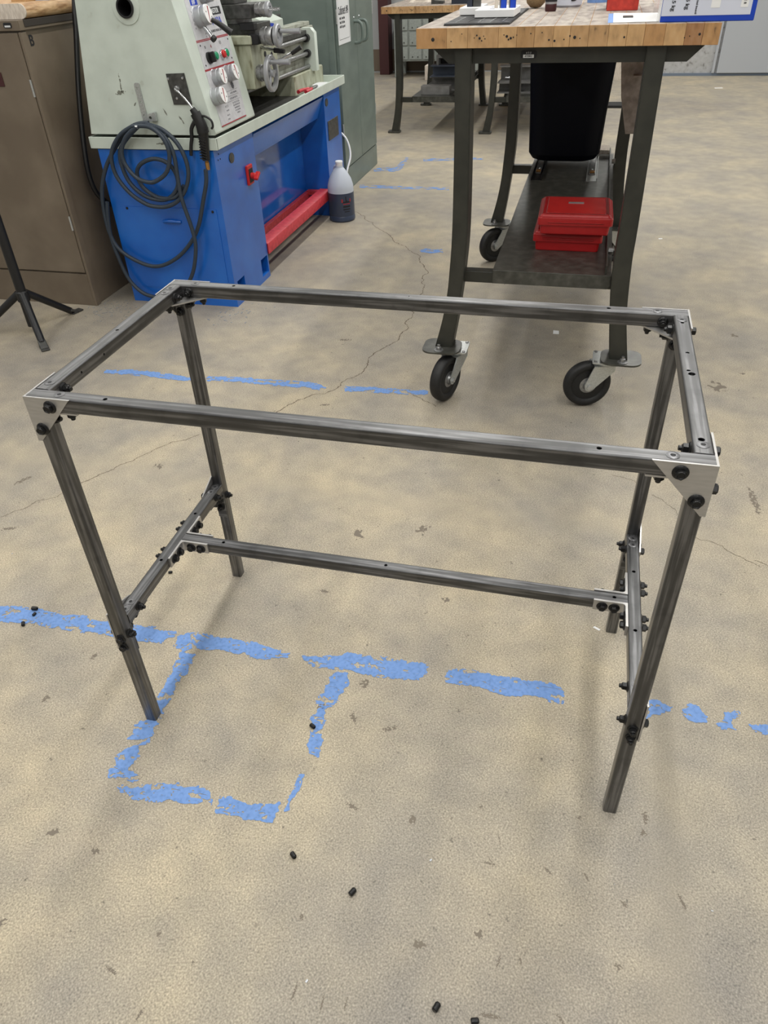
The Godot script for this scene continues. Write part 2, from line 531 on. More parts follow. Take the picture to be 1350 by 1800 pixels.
func room() -> void:
	var x0 := -4.6; var x1 := 6.0; var z0 := -10.42; var z1 := 5.5; var h := 3.72
	var fl := struct("floor", MB.new().span(V(x0 - 0.2, -0.12, z0 - 0.2), V(x1 + 0.2, 0, z1 + 0.2)).mesh(), M.floor)
	var cr := MB.new()
	floor_cracks(cr)
	part(fl, "crack", cr.mesh(), M.crack)
	var sc := MB.new()
	floor_marks(sc)
	part(fl, "scuff_mark", sc.mesh(), M.scuff).set_meta("kind", "stuff")
	struct("ceiling", MB.new().span(V(x0 - 0.2, h, z0 - 0.2), V(x1 + 0.2, h + 0.2, z1 + 0.2)).mesh(), M.ceiling)
	struct("wall_left", MB.new().span(V(x0 - 0.2, 0, z0), V(x0, h, z1)).mesh(), M.wall)
	struct("wall_right", MB.new().span(V(x1, 0, z0), V(x1 + 0.2, h, z1)).mesh(), M.wall)
	struct("wall_front", MB.new().span(V(x0 - 0.2, 0, z1), V(x1 + 0.2, h, z1 + 0.2)).mesh(), M.wall)
	var wb := struct("wall_back", MB.new().span(V(x0 - 0.2, 0, z0 - 0.2), V(x1 + 0.2, h, z0)).mesh(), M.wall)
	part(wb, "painted_band", MB.new().span(V(x0, 0.02, z0), V(0.5, 0.27, z0 + 0.006)).mesh(), M.stripe)
	# the right half of the far wall stands a little nearer: rough plaster, then a big grey sliding door
	var pw := struct("wall_partition", MB.new().span(V(0.6, 0, z0), V(x1, h, -9.95)).mesh(), M.wall_rough)
	part(pw, "base_strip", MB.new().span(V(0.6, 0.0, -9.95), V(x1, 0.028, -9.93)).mesh(), M.steelblue)
	var dr := struct("door_1", MB.new().span(V(2.14, 0.03, -9.95), V(5.2, 2.9, -9.9), 0.004).mesh(), M.door)
	part(dr, "door_edge", MB.new().span(V(2.085, 0.03, -9.945), V(2.115, 2.9, -9.905), 0.003).mesh(), M.door)
	struct("trim_1", MB.new().span(V(-2.06, 0, -10.41), V(-1.93, 3.1, -10.2), 0.004).mesh(), M.maroon)

func crack(m: MB, pts: Array, wd: float, sd: int) -> void:   # a thin jagged line in the concrete
	var r := RandomNumberGenerator.new()
	r.seed = 100 + sd
	var p := []
	for i in range(0, pts.size(), 2):
		p.append(V(pts[i], 0.0004, pts[i + 1]))
	for pass_ in 4:
		var q := []
		for i in p.size() - 1:
			var d: Vector3 = p[i + 1] - p[i]
			q.append(p[i])
			q.append((p[i] + p[i + 1]) * 0.5 + V(-d.z, 0, d.x) * r.randf_range(-0.16, 0.16))
		q.append(p[-1])
		p = q
	var last_a := Vector3.ZERO; var last_b := Vector3.ZERO
	for i in p.size():
		var d: Vector3 = (p[mini(i + 1, p.size() - 1)] - p[maxi(i - 1, 0)]).normalized()
		var w := wd * 0.5 * r.randf_range(0.25, 1.1)
		var a: Vector3 = p[i] + V(-d.z, 0, d.x) * w
		var b: Vector3 = p[i] - V(-d.z, 0, d.x) * w
		if i > 0:
			m.quad(last_a, a, b, last_b, Vector3.UP)
		last_a = a; last_b = b

func ragged(m: MB, lo: Vector2, hi: Vector2, cell: float, y: float, field: Callable) -> void:   # marching squares: the top of a thin layer wherever field > 0
	var nx := int(ceil((hi.x - lo.x) / cell)); var nz := int(ceil((hi.y - lo.y) / cell))
	var f := PackedFloat32Array()
	f.resize((nx + 1) * (nz + 1))
	for j in nz + 1:
		for i in nx + 1:
			f[j * (nx + 1) + i] = field.call(lo.x + i * cell, lo.y + j * cell)
	for j in nz:
		for i in nx:
			var c := [Vector2(i, j), Vector2(i + 1, j), Vector2(i + 1, j + 1), Vector2(i, j + 1)]
			var s := [f[j * (nx + 1) + i], f[j * (nx + 1) + i + 1], f[(j + 1) * (nx + 1) + i + 1], f[(j + 1) * (nx + 1) + i]]
			var poly := []
			for k in 4:
				var k2 := (k + 1) % 4
				if s[k] > 0.0:
					poly.append(c[k])
				if (s[k] > 0.0) != (s[k2] > 0.0):
					poly.append(c[k].lerp(c[k2], s[k] / (s[k] - s[k2])))
			for k in range(1, poly.size() - 1):
				var P := []
				for w in [poly[0], poly[k], poly[k + 1]]:
					P.append(V(lo.x + w.x * cell, y, lo.y + w.y * cell))
				m.tri(P[0], P[1], P[2], Vector3.UP, Vector3.UP, Vector3.UP)

func tape(pts: Array, sd: int, cell: float, worn: float, label: String) -> void:
	var poly := PackedVector2Array()
	var lo := Vector2(99, 99); var hi := Vector2(-99, -99)
	for i in range(0, pts.size(), 2):
		var q := Vector2(pts[i], pts[i + 1])
		poly.append(q)
		lo = lo.min(q); hi = hi.max(q)
	var mid := (lo + hi) * 0.5
	var n1 := noise(22.0, 300 + sd, 3)
	var n2 := noise(95.0, 330 + sd, 2)
	var n3 := noise(16.0, 360 + sd, 3)
	var big := minf(hi.x - lo.x, hi.y - lo.y)
	var amp := clampf(big * 0.16, 0.003, 0.012)
	var m := MB.new()
	ragged(m, lo - Vector2.ONE * 0.01, hi + Vector2.ONE * 0.01, cell, 0.0007, func(x, z):
		var p := Vector2(x, z)
		var d := 9.0
		for i in poly.size():
			d = minf(d, p.distance_to(Geometry2D.get_closest_point_to_segment(p, poly[i], poly[(i + 1) % poly.size()])))
		if not Geometry2D.is_point_in_polygon(p, poly):
			d = -d
		var w: float = n1.get_noise_2d(x * 0.6, z * 1.25)
		var g: float = n2.get_noise_2d(x, z)
		return minf(d + amp * (w * 1.5 + g * 0.45), minf((0.42 - worn - w - g * 0.3) * 0.02, (absf(n3.get_noise_2d(x * 0.45, z * 1.5)) - 0.034) * 0.05 if w > -0.25 else 1.0)))
	if m.v.is_empty():
		return
	for i in m.v.size():
		m.v[i] -= V(mid.x, 0, mid.y)
	one("floor_tape", m.mesh(), M.tape, label, "tape", V(mid.x, 0, mid.y))

func scuff(m: MB, x: float, z: float, l: float, w: float, a: float, sd: int) -> void:
	var n1 := noise(1.3 / maxf(w, 0.003), 500 + sd, 4)
	var c := cos(a); var s := sin(a)
	var r := maxf(l, w) * 1.2
	ragged(m, Vector2(x - r, z - r), Vector2(x + r, z + r), clampf(w * 0.3, 0.0012, 0.004), 0.0003, func(px, pz):
		var u: float = ((px - x) * c + (pz - z) * s) / l
		var v: float = (-(px - x) * s + (pz - z) * c) / w
		var g: float = n1.get_noise_2d(px, pz)
		return 0.45 - u * u - v * v + g * 1.9)


# ---------------------------------------------------------------- bare steel table frame
func drilled_bar(o: Node3D, called: String, length: float, holes: Array, m: Material, xf: Transform3D) -> void:   # square tube along X from 0 to length; holes: [x, across, radius, "top" or "side"]
	var c := CSGCombiner3D.new()
	c.name = called
	c.material_override = m
	c.transform = xf
	var pts := rrect(S, S, 0.0032, 4)
	var inner := rrect(S - 0.004, S - 0.004, 0.0016, 2)
	for k in 2:
		var e := CSGPolygon3D.new()
		e.name = "wall_shape"
		e.polygon = pts if k == 0 else inner
		e.mode = CSGPolygon3D.MODE_DEPTH
		e.depth = length if k == 0 else length - 0.006
		e.operation = CSGShape3D.OPERATION_UNION if k == 0 else CSGShape3D.OPERATION_SUBTRACTION
		# polygon plane x y, depth along -z  ->  depth along +x
		e.transform = Transform3D(Basis(V(0, 0, 1), V(0, 1, 0), V(-1, 0, 0)), V(0 if k == 0 else 0.003, 0, 0))
		c.add_child(e, true)
	for q in holes:
		var y := CSGCylinder3D.new()
		y.name = "hole_shape"
		y.radius = q[2]
		y.height = S * 0.7
		y.sides = 16
		y.operation = CSGShape3D.OPERATION_SUBTRACTION
		if q[3] == "top":
			y.position = V(q[0], S / 2, q[1])
		else:
			y.transform = Transform3D(Basis(Vector3.RIGHT, PI / 2), V(q[0], q[1], S / 2 if q[3] == "side" else -S / 2))
		c.add_child(y, true)
	o.add_child(c, true)

func solid_bar(length: float) -> Mesh:
	return MB.new().prism(rrect(S, S, 0.0036, 5), length, Transform3D(Basis(V(0, 0, -1), V(0, 1, 0), V(1, 0, 0)), Vector3.ZERO)).mesh()

func bolt_mesh() -> Mesh:   # flange hex head, seated at y = 0, head along +Y
	var m := MB.new()
	m.lathe([Vector2(0, -0.001), Vector2(0.0108, -0.001), Vector2(0.0108, 0.0008), Vector2(0.0098, 0.0018), Vector2(0.0072, 0.0028)], Transform3D(), 20)
	m.prism(hexagon(0.0128), 0.0056, Transform3D(Basis(Vector3.RIGHT, -PI / 2), V(0, 0.0024, 0)))
	m.lathe([Vector2(0.0064, 0.008), Vector2(0.0056, 0.0092), Vector2(0.0048, 0.0092), Vector2(0.004, 0.0084), Vector2(0, 0.0084)], Transform3D(), 18)
	return m.mesh()

func nut_mesh() -> Mesh:
	var m := MB.new()
	m.lathe([Vector2(0, -0.001), Vector2(0.0098, -0.001), Vector2(0.0098, 0.0008), Vector2(0.0074, 0.0026)], Transform3D(), 20)
	m.prism(hexagon(0.0126), 0.007, Transform3D(Basis(Vector3.RIGHT, -PI / 2), V(0, 0.0022, 0)))
	m.lathe([Vector2(0.006, 0.0092), Vector2(0.005, 0.0108), Vector2(0.0037, 0.0108), Vector2(0.0037, 0.0142), Vector2(0.003, 0.015), Vector2(0, 0.015)], Transform3D(), 16)
	return m.mesh()

func screw_mesh() -> Mesh:   # countersunk head, flush with y = 0
	return MB.new().lathe([Vector2(0.0088, -0.0006), Vector2(0.0088, 0.0005), Vector2(0.0078, 0.0009), Vector2(0.0036, 0.0009), Vector2(0.0032, 0.0003), Vector2(0.0032, -0.0006)], Transform3D(), 22).mesh()

func steel_frame() -> void:
	var o := thing("table_frame", "bare steel table frame of square tubes bolted with pale gusset plates", "table frame", V(W / 2, 0, -D / 2))
	var off := Transform3D(Basis(), -o.position)
	var bolt := bolt_mesh(); var nut := nut_mesh(); var screw := screw_mesh()
	var socket := MB.new().prism(hexagon(0.0052), 0.0012, Transform3D(Basis(Vector3.RIGHT, -PI / 2), V(0, -0.0008, 0))).mesh()
	var put := func(called: String, mesh: Mesh, m: Material, p: Vector3, d: Vector3, spin := 0.3) -> MeshInstance3D:
		return part(o, called, mesh, m, off * Transform3D(along(d) * Basis(Vector3.UP, spin), p))
	var sink := func(p: Vector3) -> void:
		var s := part(o, "countersunk_screw", screw, M.screw, off * at(p))
		part(s, "hex_socket", socket, M.socket)
	var c := T + S / 2      # distance of a tube's middle from the outside
	var yb := H - S         # underside of the rails
	var leg := solid_bar(yb)
	for lx in [c, W - c]:
		for lz in [-c, -D + c]:
			part(o, "leg", leg, M.steel, off * Transform3D(Basis(V(0, 1, 0), V(-1, 0, 0), V(0, 0, 1)), V(lx, 0, lz)))
	# rails: front and back run through, the sides butt against them
	var hf := [[0.132, 0.0, 0.0036, "top"], [0.862, 0.0, 0.0036, "top"]]
	drilled_bar(o, "top_rail", W - 2 * T, hf, M.steel, off * at(V(T, H - S / 2, -c)))
	drilled_bar(o, "top_rail", W - 2 * T, [[0.137, 0.0, 0.0036, "top"], [0.5, 0.0, 0.0015, "top"], [0.87, 0.0, 0.0036, "top"]], M.steel, off * at(V(T, H - S / 2, -D + c)))
	var sl := D - 2 * T - 2 * S
	var turn := Basis(V(0, 0, -1), V(0, 1, 0), V(1, 0, 0))      # local X runs to -z, local Z points to +x
	drilled_bar(o, "top_rail", sl, [[0.227, 0.0, 0.0032, "top"], [0.085, 0.0, 0.0022, "side"], [0.155, 0.0, 0.0022, "side"]], M.steel, off * Transform3D(turn, V(c, H - S / 2, -T - S)))
	drilled_bar(o, "top_rail", sl, [[0.034, -0.001, 0.0045, "top"], [0.226, 0.001, 0.0055, "top"], [0.237, -0.003, 0.003, "top"], [0.301, 0.0, 0.003, "top"], [0.421, 0.0, 0.0032, "top"]], M.steel, off * Transform3D(turn, V(W - c, H - S / 2, -T - S)))
	# stretchers low down
	var ys := 0.308 - S / 2
	drilled_bar(o, "stretcher", sl, [[0.165, 0.0, 0.0036, "top"], [0.332, 0.0, 0.0036, "top"]], M.steel, off * Transform3D(turn, V(c, ys, -T - S)))
	drilled_bar(o, "stretcher", sl, [[0.165, 0.0, 0.0036, "top"], [0.332, 0.0, 0.0036, "top"]], M.steel, off * Transform3D(turn, V(W - c, ys, -T - S)))
	var zm := -0.276
	var ml := W - 2 * T - 2 * S
	drilled_bar(o, "stretcher", ml, [[0.096, 0.0, 0.0036, "top"], [0.466, 0.0, 0.0036, "top"], [0.93, 0.0, 0.0036, "top"]], M.steel, off * at(V(T + S, ys, zm)))
	# corner plates: one on the front or back face, one on the side, one flat below the rails
	var tri_plate := PackedVector2Array([Vector2(0, 0), Vector2(0.081, 0), Vector2(0.078, -0.003), Vector2(0.007, -0.08), Vector2(0, -0.08)])
	var under := PackedVector2Array([Vector2(S + 0.001, 0.001), Vector2(0.082, 0.001), Vector2(0.082, 0.01), Vector2(0.01, 0.082), Vector2(0.001, 0.082), Vector2(0.001, S + 0.001), Vector2(S + 0.001, S + 0.001)])
	var gus := MB.new().prism(tri_plate, T).mesh()
	var flat := MB.new().prism(under, T, Transform3D(Basis(V(1, 0, 0), V(0, 0, -1), V(0, 1, 0)), Vector3.ZERO)).mesh()
	for sx in [1.0, -1.0]:
		for sz in [1.0, -1.0]:   # +1 front
			var px: float = 0.0 if sx > 0 else W
			var pz: float = 0.0 if sz > 0 else -D
			# front or back plate
			part(o, "gusset_plate", gus, M.alu, off * Transform3D(Basis(V(sx, 0, 0), V(0, 1, 0), V(0, 0, -sz)), V(px, H, pz)))
			# side plate, local x runs along z
			part(o, "gusset_plate", gus, M.alu, off * Transform3D(Basis(V(0, 0, -sz), V(0, 1, 0), V(sx, 0, 0)), V(px, H, pz - sz * T)))
			part(o, "gusset_plate", flat, M.alu, off * Transform3D(Basis(V(sx, 0, 0), V(0, 1, 0), V(0, 0, sz)), V(px + sx * T, yb - T, pz - sz * T)))
			var fx := V(0, 0, sz); var sd := V(-sx, 0, 0)
			put.call("bolt", bolt, M.bolt, V(px + sx * 0.044, H - 0.0145, pz), fx, 0.2)
			put.call("bolt", bolt, M.bolt, V(px + sx * 0.0165, H - 0.0565, pz), fx, 0.5)
			put.call("nut", nut, M.bolt, V(px + sx * 0.044, H - 0.0145, pz - sz * (T + S)), -fx)
			put.call("nut", nut, M.bolt, V(px + sx * 0.0165, H - 0.0565, pz - sz * (T + S)), -fx)
			put.call("bolt", bolt, M.bolt, V(px, H - 0.0145, pz - sz * 0.06), sd, 0.1)
			put.call("bolt", bolt, M.bolt, V(px, H - 0.045, pz - sz * 0.0165), sd, 0.4)
			put.call("nut", nut, M.bolt, V(px + sx * (T + S), H - 0.0145, pz - sz * 0.06), -sd)
			put.call("nut", nut, M.bolt, V(px + sx * (T + S), H - 0.045, pz - sz * 0.0165), -sd)
			sink.call(V(px + sx * 0.055, H, pz - sz * c))
			sink.call(V(px + sx * c, H, pz - sz * 0.049))
			put.call("nut", nut, M.bolt, V(px + sx * 0.066, yb - T, pz - sz * c), Vector3.DOWN)
			put.call("nut", nut, M.bolt, V(px + sx * c, yb - T, pz - sz * 0.07), Vector3.DOWN)
			if sx > 0 and sz < 0:
				sink.call(V(px + sx * c, H, pz - sz * 0.074))
			# low joint between leg and side stretcher
			var low := PackedVector2Array([Vector2(0, 0.02), Vector2(0, -0.075), Vector2(0.022, -0.075), Vector2(0.08, -0.03), Vector2(0.08, 0.0), Vector2(0.022, 0.02)])
			var lp := MB.new().prism(low, T).mesh()
			part(o, "gusset_plate", lp, M.alu, off * Transform3D(Basis(V(0, 0, -sz), V(0, 1, 0), V(sx, 0, 0)), V(px, 0.306, pz - sz * T)))
			var lb := V(px, 0.268, pz - sz * c); var ls := V(px, ys, pz - sz * 0.066)
			for q in [lb, ls]:
				put.call("bolt", bolt, M.bolt, q, sd, 0.3)
				put.call("nut", nut, M.bolt, q + V(sx * (T + S), 0, 0), -sd)
			# angle below the stretcher, bolted through the leg
			var ang := MB.new().span(V(-0.0115, -0.003, 0), V(0.0115, 0, -0.07), 0.0006).span(V(-0.0115, -0.075, 0), V(0.0115, -0.003, -0.003), 0.0006).mesh()
			part(o, "angle_bracket", ang, M.steel, off * Transform3D(Basis(V(1, 0, 0), V(0, 1, 0), V(0, 0, sz)), V(px + sx * c, 0.308 - S, pz - sz * (T + S))))
			for yy in [0.262, 0.239]:
				put.call("nut" if sx < 0 else "bolt", nut if sx < 0 else bolt, M.bolt, V(px + sx * c, yy, pz - sz * T), fx, 0.2)
				put.call("nut", nut, M.bolt, V(px + sx * c, yy, pz - sz * (T + S + 0.003)), -fx)
			for dz in [0.041, 0.063]:
				sink.call(V(px + sx * c, 0.308, pz - sz * dz))
				put.call("nut", nut, M.bolt, V(px + sx * c, 0.308 - S - 0.003, pz - sz * dz), Vector3.DOWN)
		# the two angle pieces that hold the middle stretcher
		var x0: float = T + S if sx > 0 else W - T - S
		for sz in [1.0, -1.0]:
			var prof := PackedVector2Array([Vector2(0, 0), Vector2(0.064, 0), Vector2(0.064, 0.0045), Vector2(0.0095, 0.0045), Vector2(0.006, 0.006), Vector2(0.0045, 0.0095), Vector2(0.0045, 0.064), Vector2(0, 0.064)])
			var mm := MB.new().prism(prof, S, Transform3D(Basis(V(1, 0, 0), V(0, 0, 1), V(0, 1, 0)), Vector3.ZERO)).mesh()
			var zc: float = zm + sz * S / 2
			part(o, "angle_bracket", mm, M.alu, off * Transform3D(Basis(V(sx, 0, 0), V(0, 1, 0), V(0, 0, sz)), V(x0, ys - S / 2 + 0.0015, zc)))
			for k in [0.024, 0.047]:
				put.call("bolt", bolt, M.bolt, V(x0 + sx * 0.0045, ys, zc + sz * k), V(sx, 0, 0), k * 20)
				put.call("nut", nut, M.bolt, V(x0 - sx * S, ys, zc + sz * k), V(-sx, 0, 0))
				if sz > 0:
					put.call("bolt", bolt, M.bolt, V(x0 + sx * k, ys, zc + sz * 0.0045), V(0, 0, sz), k * 30)
				else:
					put.call("nut", nut, M.bolt, V(x0 + sx * k, ys, zc + sz * 0.0045), V(0, 0, sz), k * 30)


# ---------------------------------------------------------------- butcher-block benches
const STRIP_X := [0.290, 0.377, 0.436, 0.522, 0.572, 0.620, 0.671, 0.715, 0.764, 0.815, 0.863, 0.908, 0.959, 1.010, 1.054, 1.096]

func two_faced(mb: MB, m_end: Material, m_top: Material) -> ArrayMesh:   # surface 0: sides and ends, surface 1: the worn upper face
	var a := MB.new(); var b := MB.new()
	for i in range(0, mb.v.size(), 3):
		var d := b if mb.n[i].y > 0.5 and mb.n[i + 1].y > 0.5 and mb.n[i + 2].y > 0.5 else a
		for k in 3:
			d.v.append(mb.v[i + k]); d.n.append(mb.n[i + k]); d.t.append(mb.t[i + k])
	var m := a.mesh()
	var arr := []
	arr.resize(Mesh.ARRAY_MAX)
	arr[Mesh.ARRAY_VERTEX] = b.v; arr[Mesh.ARRAY_NORMAL] = b.n; arr[Mesh.ARRAY_TEX_UV] = b.t
	m.add_surface_from_arrays(Mesh.PRIMITIVE_TRIANGLES, arr)
	m.surface_set_material(0, m_end)
	m.surface_set_material(1, m_top)
	return m

func butcher_top(o: Node3D, y0: float, y1: float, z0: float, z1: float, dx: float) -> Node3D:
	var r := RandomNumberGenerator.new()
	r.seed = 7
	var top := Node3D.new()
	top.name = "bench_top"
	top.position = -o.position
	o.add_child(top, true)
	for i in STRIP_X.size() - 1:
		var mb := MB.new().span(V(STRIP_X[i] + dx + 0.00015, y0, z1), V(STRIP_X[i + 1] + dx - 0.00015, y1, z0 - r.randf_range(0.0, 0.0012)), 0.0007)
		var s := MeshInstance3D.new()
		s.name = "strip"
		s.mesh = two_faced(mb, M["endgrain%d" % r.randi_range(0, 4)], M.woodtop)
		top.add_child(s, true)
	# dark bolt holes and knots on the end
	for q in [[0.338, 0.45, 0.005], [0.728, 0.45, 0.004], [0.857, 0.42, 0.0026], [1.046, 0.5, 0.0032], [0.470, 0.48, 0.003], [0.462, 0.62, 0.0022], [0.476, 0.36, 0.002], [0.545, 0.55, 0.0034], [0.556, 0.46, 0.0032], [0.550, 0.4, 0.0024], [0.563, 0.5, 0.002], [0.455, 0.5, 0.0014], [0.481, 0.58, 0.0014], [0.485, 0.45, 0.0016], [0.537, 0.62, 0.0016], [0.572, 0.6, 0.0015], [0.61, 0.66, 0.002], [0.64, 0.7, 0.0016], [0.66, 0.35, 0.0024], [0.675, 0.3, 0.003], [0.70, 0.36, 0.0018], [0.715, 0.52, 0.0022], [0.742, 0.4, 0.0016], [0.42, 0.7, 0.0014], [0.39, 0.35, 0.0015], [1.01, 0.35, 0.0016], [1.022, 0.42, 0.0014]]:
		var kn := MB.new().lathe([Vector2(q[2], 0), Vector2(q[2] * 0.8, 0.0006), Vector2(0, 0.0006)], Transform3D(along(V(0, 0, 1)), V(q[0] + dx, lerpf(y0, y1, q[1]), z0 - 0.0003)), 9).mesh()
		part(top, "knot", kn, M.ink)
	return top

func bench_leg(right: bool) -> Mesh:
	var l := [[1.108, 0.397], [0.9, 0.401], [0.61, 0.401], [0.46, 0.394], [0.38, 0.387], [0.296, 0.373], [0.192, 0.348]]
	var r := [[1.108, 0.446], [0.9, 0.448], [0.61, 0.451], [0.461, 0.443], [0.382, 0.435], [0.289, 0.424], [0.192, 0.409]]
	if right:
		l = [[1.108, 0.921], [0.9, 0.923], [0.63, 0.922], [0.52, 0.921], [0.41, 0.926], [0.30, 0.939], [0.192, 0.954]]
		r = [[1.108, 0.972], [0.93, 0.973], [0.63, 0.976], [0.525, 0.976], [0.376, 0.985], [0.28, 0.999], [0.192, 1.015]]
	var p := PackedVector2Array()
	var sm := func(a: Array) -> Array:
		var c := []
		for q in a: c.append(V(q[1], q[0], 0))
		return curve(c, 4)
	for q in sm.call(l): p.append(Vector2(q.x, q.y))
	var back: Array = sm.call(r)
	back.reverse()
	for q in back: p.append(Vector2(q.x, q.y))
	var m := MB.new().prism(p, 0.074, at(V(0, 0, -0.076)), 20.0)
	# narrow rounded lip round the front face
	var q2 := PackedVector2Array()
	for i in p.size():
		var mid := (p[i] + p[p.size() - 1 - i]) * 0.5
		q2.append(mid + (p[i] - mid) * 0.9)
	m.prism(q2, 0.002, at(V(0, 0, -0.002)), 20.0)
	return m.mesh()

func caster(o: Node3D, foot: Vector3, plate: Vector3, axle: Vector3, label: String) -> void:
	var c := Node3D.new()
	c.name = "caster"
	c.position = -o.position
	c.set_meta("label", label)
	o.add_child(c, true)
	part(c, "mounting_plate", MB.new().prism(rrect(0.088, 0.1, 0.006, 3), 0.005, Transform3D(Basis(V(1, 0, 0), V(0, 0, 1), V(0, -1, 0)), plate)).mesh(), M.zinc)
	for k in [[-1, -1], [1, -1], [-1, 1], [1, 1]]:
		part(c, "plate_bolt", MB.new().lathe([Vector2(0.006, 0), Vector2(0.006, 0.003), Vector2(0.003, 0.004), Vector2(0, 0.004)], at(plate + V(k[0] * 0.034, 0, k[1] * 0.04)), 10).mesh(), M.machined)
	part(c, "swivel_race", MB.new().lathe([Vector2(0.028, -0.006), Vector2(0.037, -0.009), Vector2(0.037, -0.017), Vector2(0.03, -0.02), Vector2(0, -0.02)], at(plate), 22).mesh(), M.zinc)
	var tr := axle - plate
	tr.y = 0
	var f := tr.normalized()
	var ax := V(f.z, 0, -f.x)
	var top := V(plate.x, plate.y - 0.018, plate.z)
	var fork := MB.new()
	for s in [-1.0, 1.0]:
		# a tapered cheek in the plane of f and up
		var poly := PackedVector2Array([Vector2(-0.03, 0), Vector2(0.045, 0), Vector2(0.05, -0.012), Vector2(tr.length() + 0.017, axle.y - top.y + 0.008), Vector2(tr.length() + 0.012, axle.y - top.y - 0.012), Vector2(tr.length(), axle.y - top.y - 0.017), Vector2(tr.length() - 0.014, axle.y - top.y - 0.01), Vector2(-0.028, -0.02)])
		fork.prism(poly, 0.004, Transform3D(Basis(f, Vector3.UP, f.cross(Vector3.UP)), top + ax * (s * 0.031) - f.cross(Vector3.UP) * 0.002))
	fork.box(top + f * 0.008 + V(0, -0.001, 0), V(0.072, 0.004, 0.066), 0.001, Basis(f, Vector3.UP, f.cross(Vector3.UP)))
	part(c, "fork", fork.mesh(), M.zinc)
	var wx := Transform3D(along(ax), axle)
	part(c, "wheel", MB.new().lathe([Vector2(0.03, -0.017), Vector2(0.056, -0.014), Vector2(0.061, -0.02), Vector2(0.074, -0.0205), Vector2(0.08, -0.017), Vector2(0.0835, -0.008), Vector2(0.0845, 0), Vector2(0.0835, 0.008), Vector2(0.08, 0.017), Vector2(0.074, 0.0205), Vector2(0.061, 0.02), Vector2(0.056, 0.014), Vector2(0.03, 0.017)], wx, 40, 50.0).mesh(), M.rubber)
	part(c, "hub", MB.new().lathe([Vector2(0, -0.027), Vector2(0.018, -0.027), Vector2(0.02, -0.019), Vector2(0.033, -0.016), Vector2(0.033, 0.016), Vector2(0.02, 0.019), Vector2(0.018, 0.027), Vector2(0, 0.027)], wx, 22).mesh(), M.machined)
	part(c, "axle_bolt", MB.new().prism(hexagon(0.016), 0.076, Transform3D(Basis(ax.cross(Vector3.UP), Vector3.UP, ax), axle - ax * 0.038)).mesh(), M.chrome)

func bench_body(o: Node3D, dx: float, dy: float, dz: float, top_y: float, back: float) -> void:
	var q := V(dx, dy, dz)
	butcher_top(o, top_y - 0.049, top_y, -1.57 + dz, back, dx)
	var under := top_y - 0.049
	for zz in [-1.598, back - dz + 0.66]:
		part(o, "end_beam", MB.new().prism(PackedVector2Array([Vector2(0.328, 1.107), Vector2(1.072, 1.107), Vector2(1.03, 1.066), Vector2(0.378, 1.066)]), 0.05, at(V(0, 0, zz - 0.06))).mesh(), M.olive, at(q + V(0, under - 1.107 - dy, 0) - o.position))
		part(o, "cross_bar", MB.new().span(V(0.42, 0.418, zz - 0.075), V(0.95, 0.457, zz - 0.036), 0.003).mesh(), M.olive, at(q - o.position))
		for r in [false, true]:
			part(o, "leg", bench_leg(r), M.olive, at(q + V(0, 0, zz + 0.008) - o.position))
	var sh := MB.new().span(V(0.535, 0.46, back - dz + 0.36), V(0.922, 0.465, -1.63), 0.002)
	sh.prism(PackedVector2Array([Vector2(0.535, 0.463), Vector2(0.922, 0.463), Vector2(0.922, 0.432), Vector2(0.912, 0.42), Vector2(0.535, 0.42)]), 0.003, at(V(0, 0, -1.633)))
	sh.span(V(0.535, 0.42, back - dz + 0.36), V(0.538, 0.465, -1.63)).span(V(0.919, 0.436, back - dz + 0.36), V(0.922, 0.465, -1.63))
	part(o, "shelf", sh.mesh(), M.olive_worn, at(q - o.position))
	var lip := MB.new().span(V(0.9, 0.465, back - dz + 0.36), V(0.906, 0.492, -1.64), 0.001)
	part(o, "shelf_rail", lip.mesh(), M.olive, at(q - o.position))

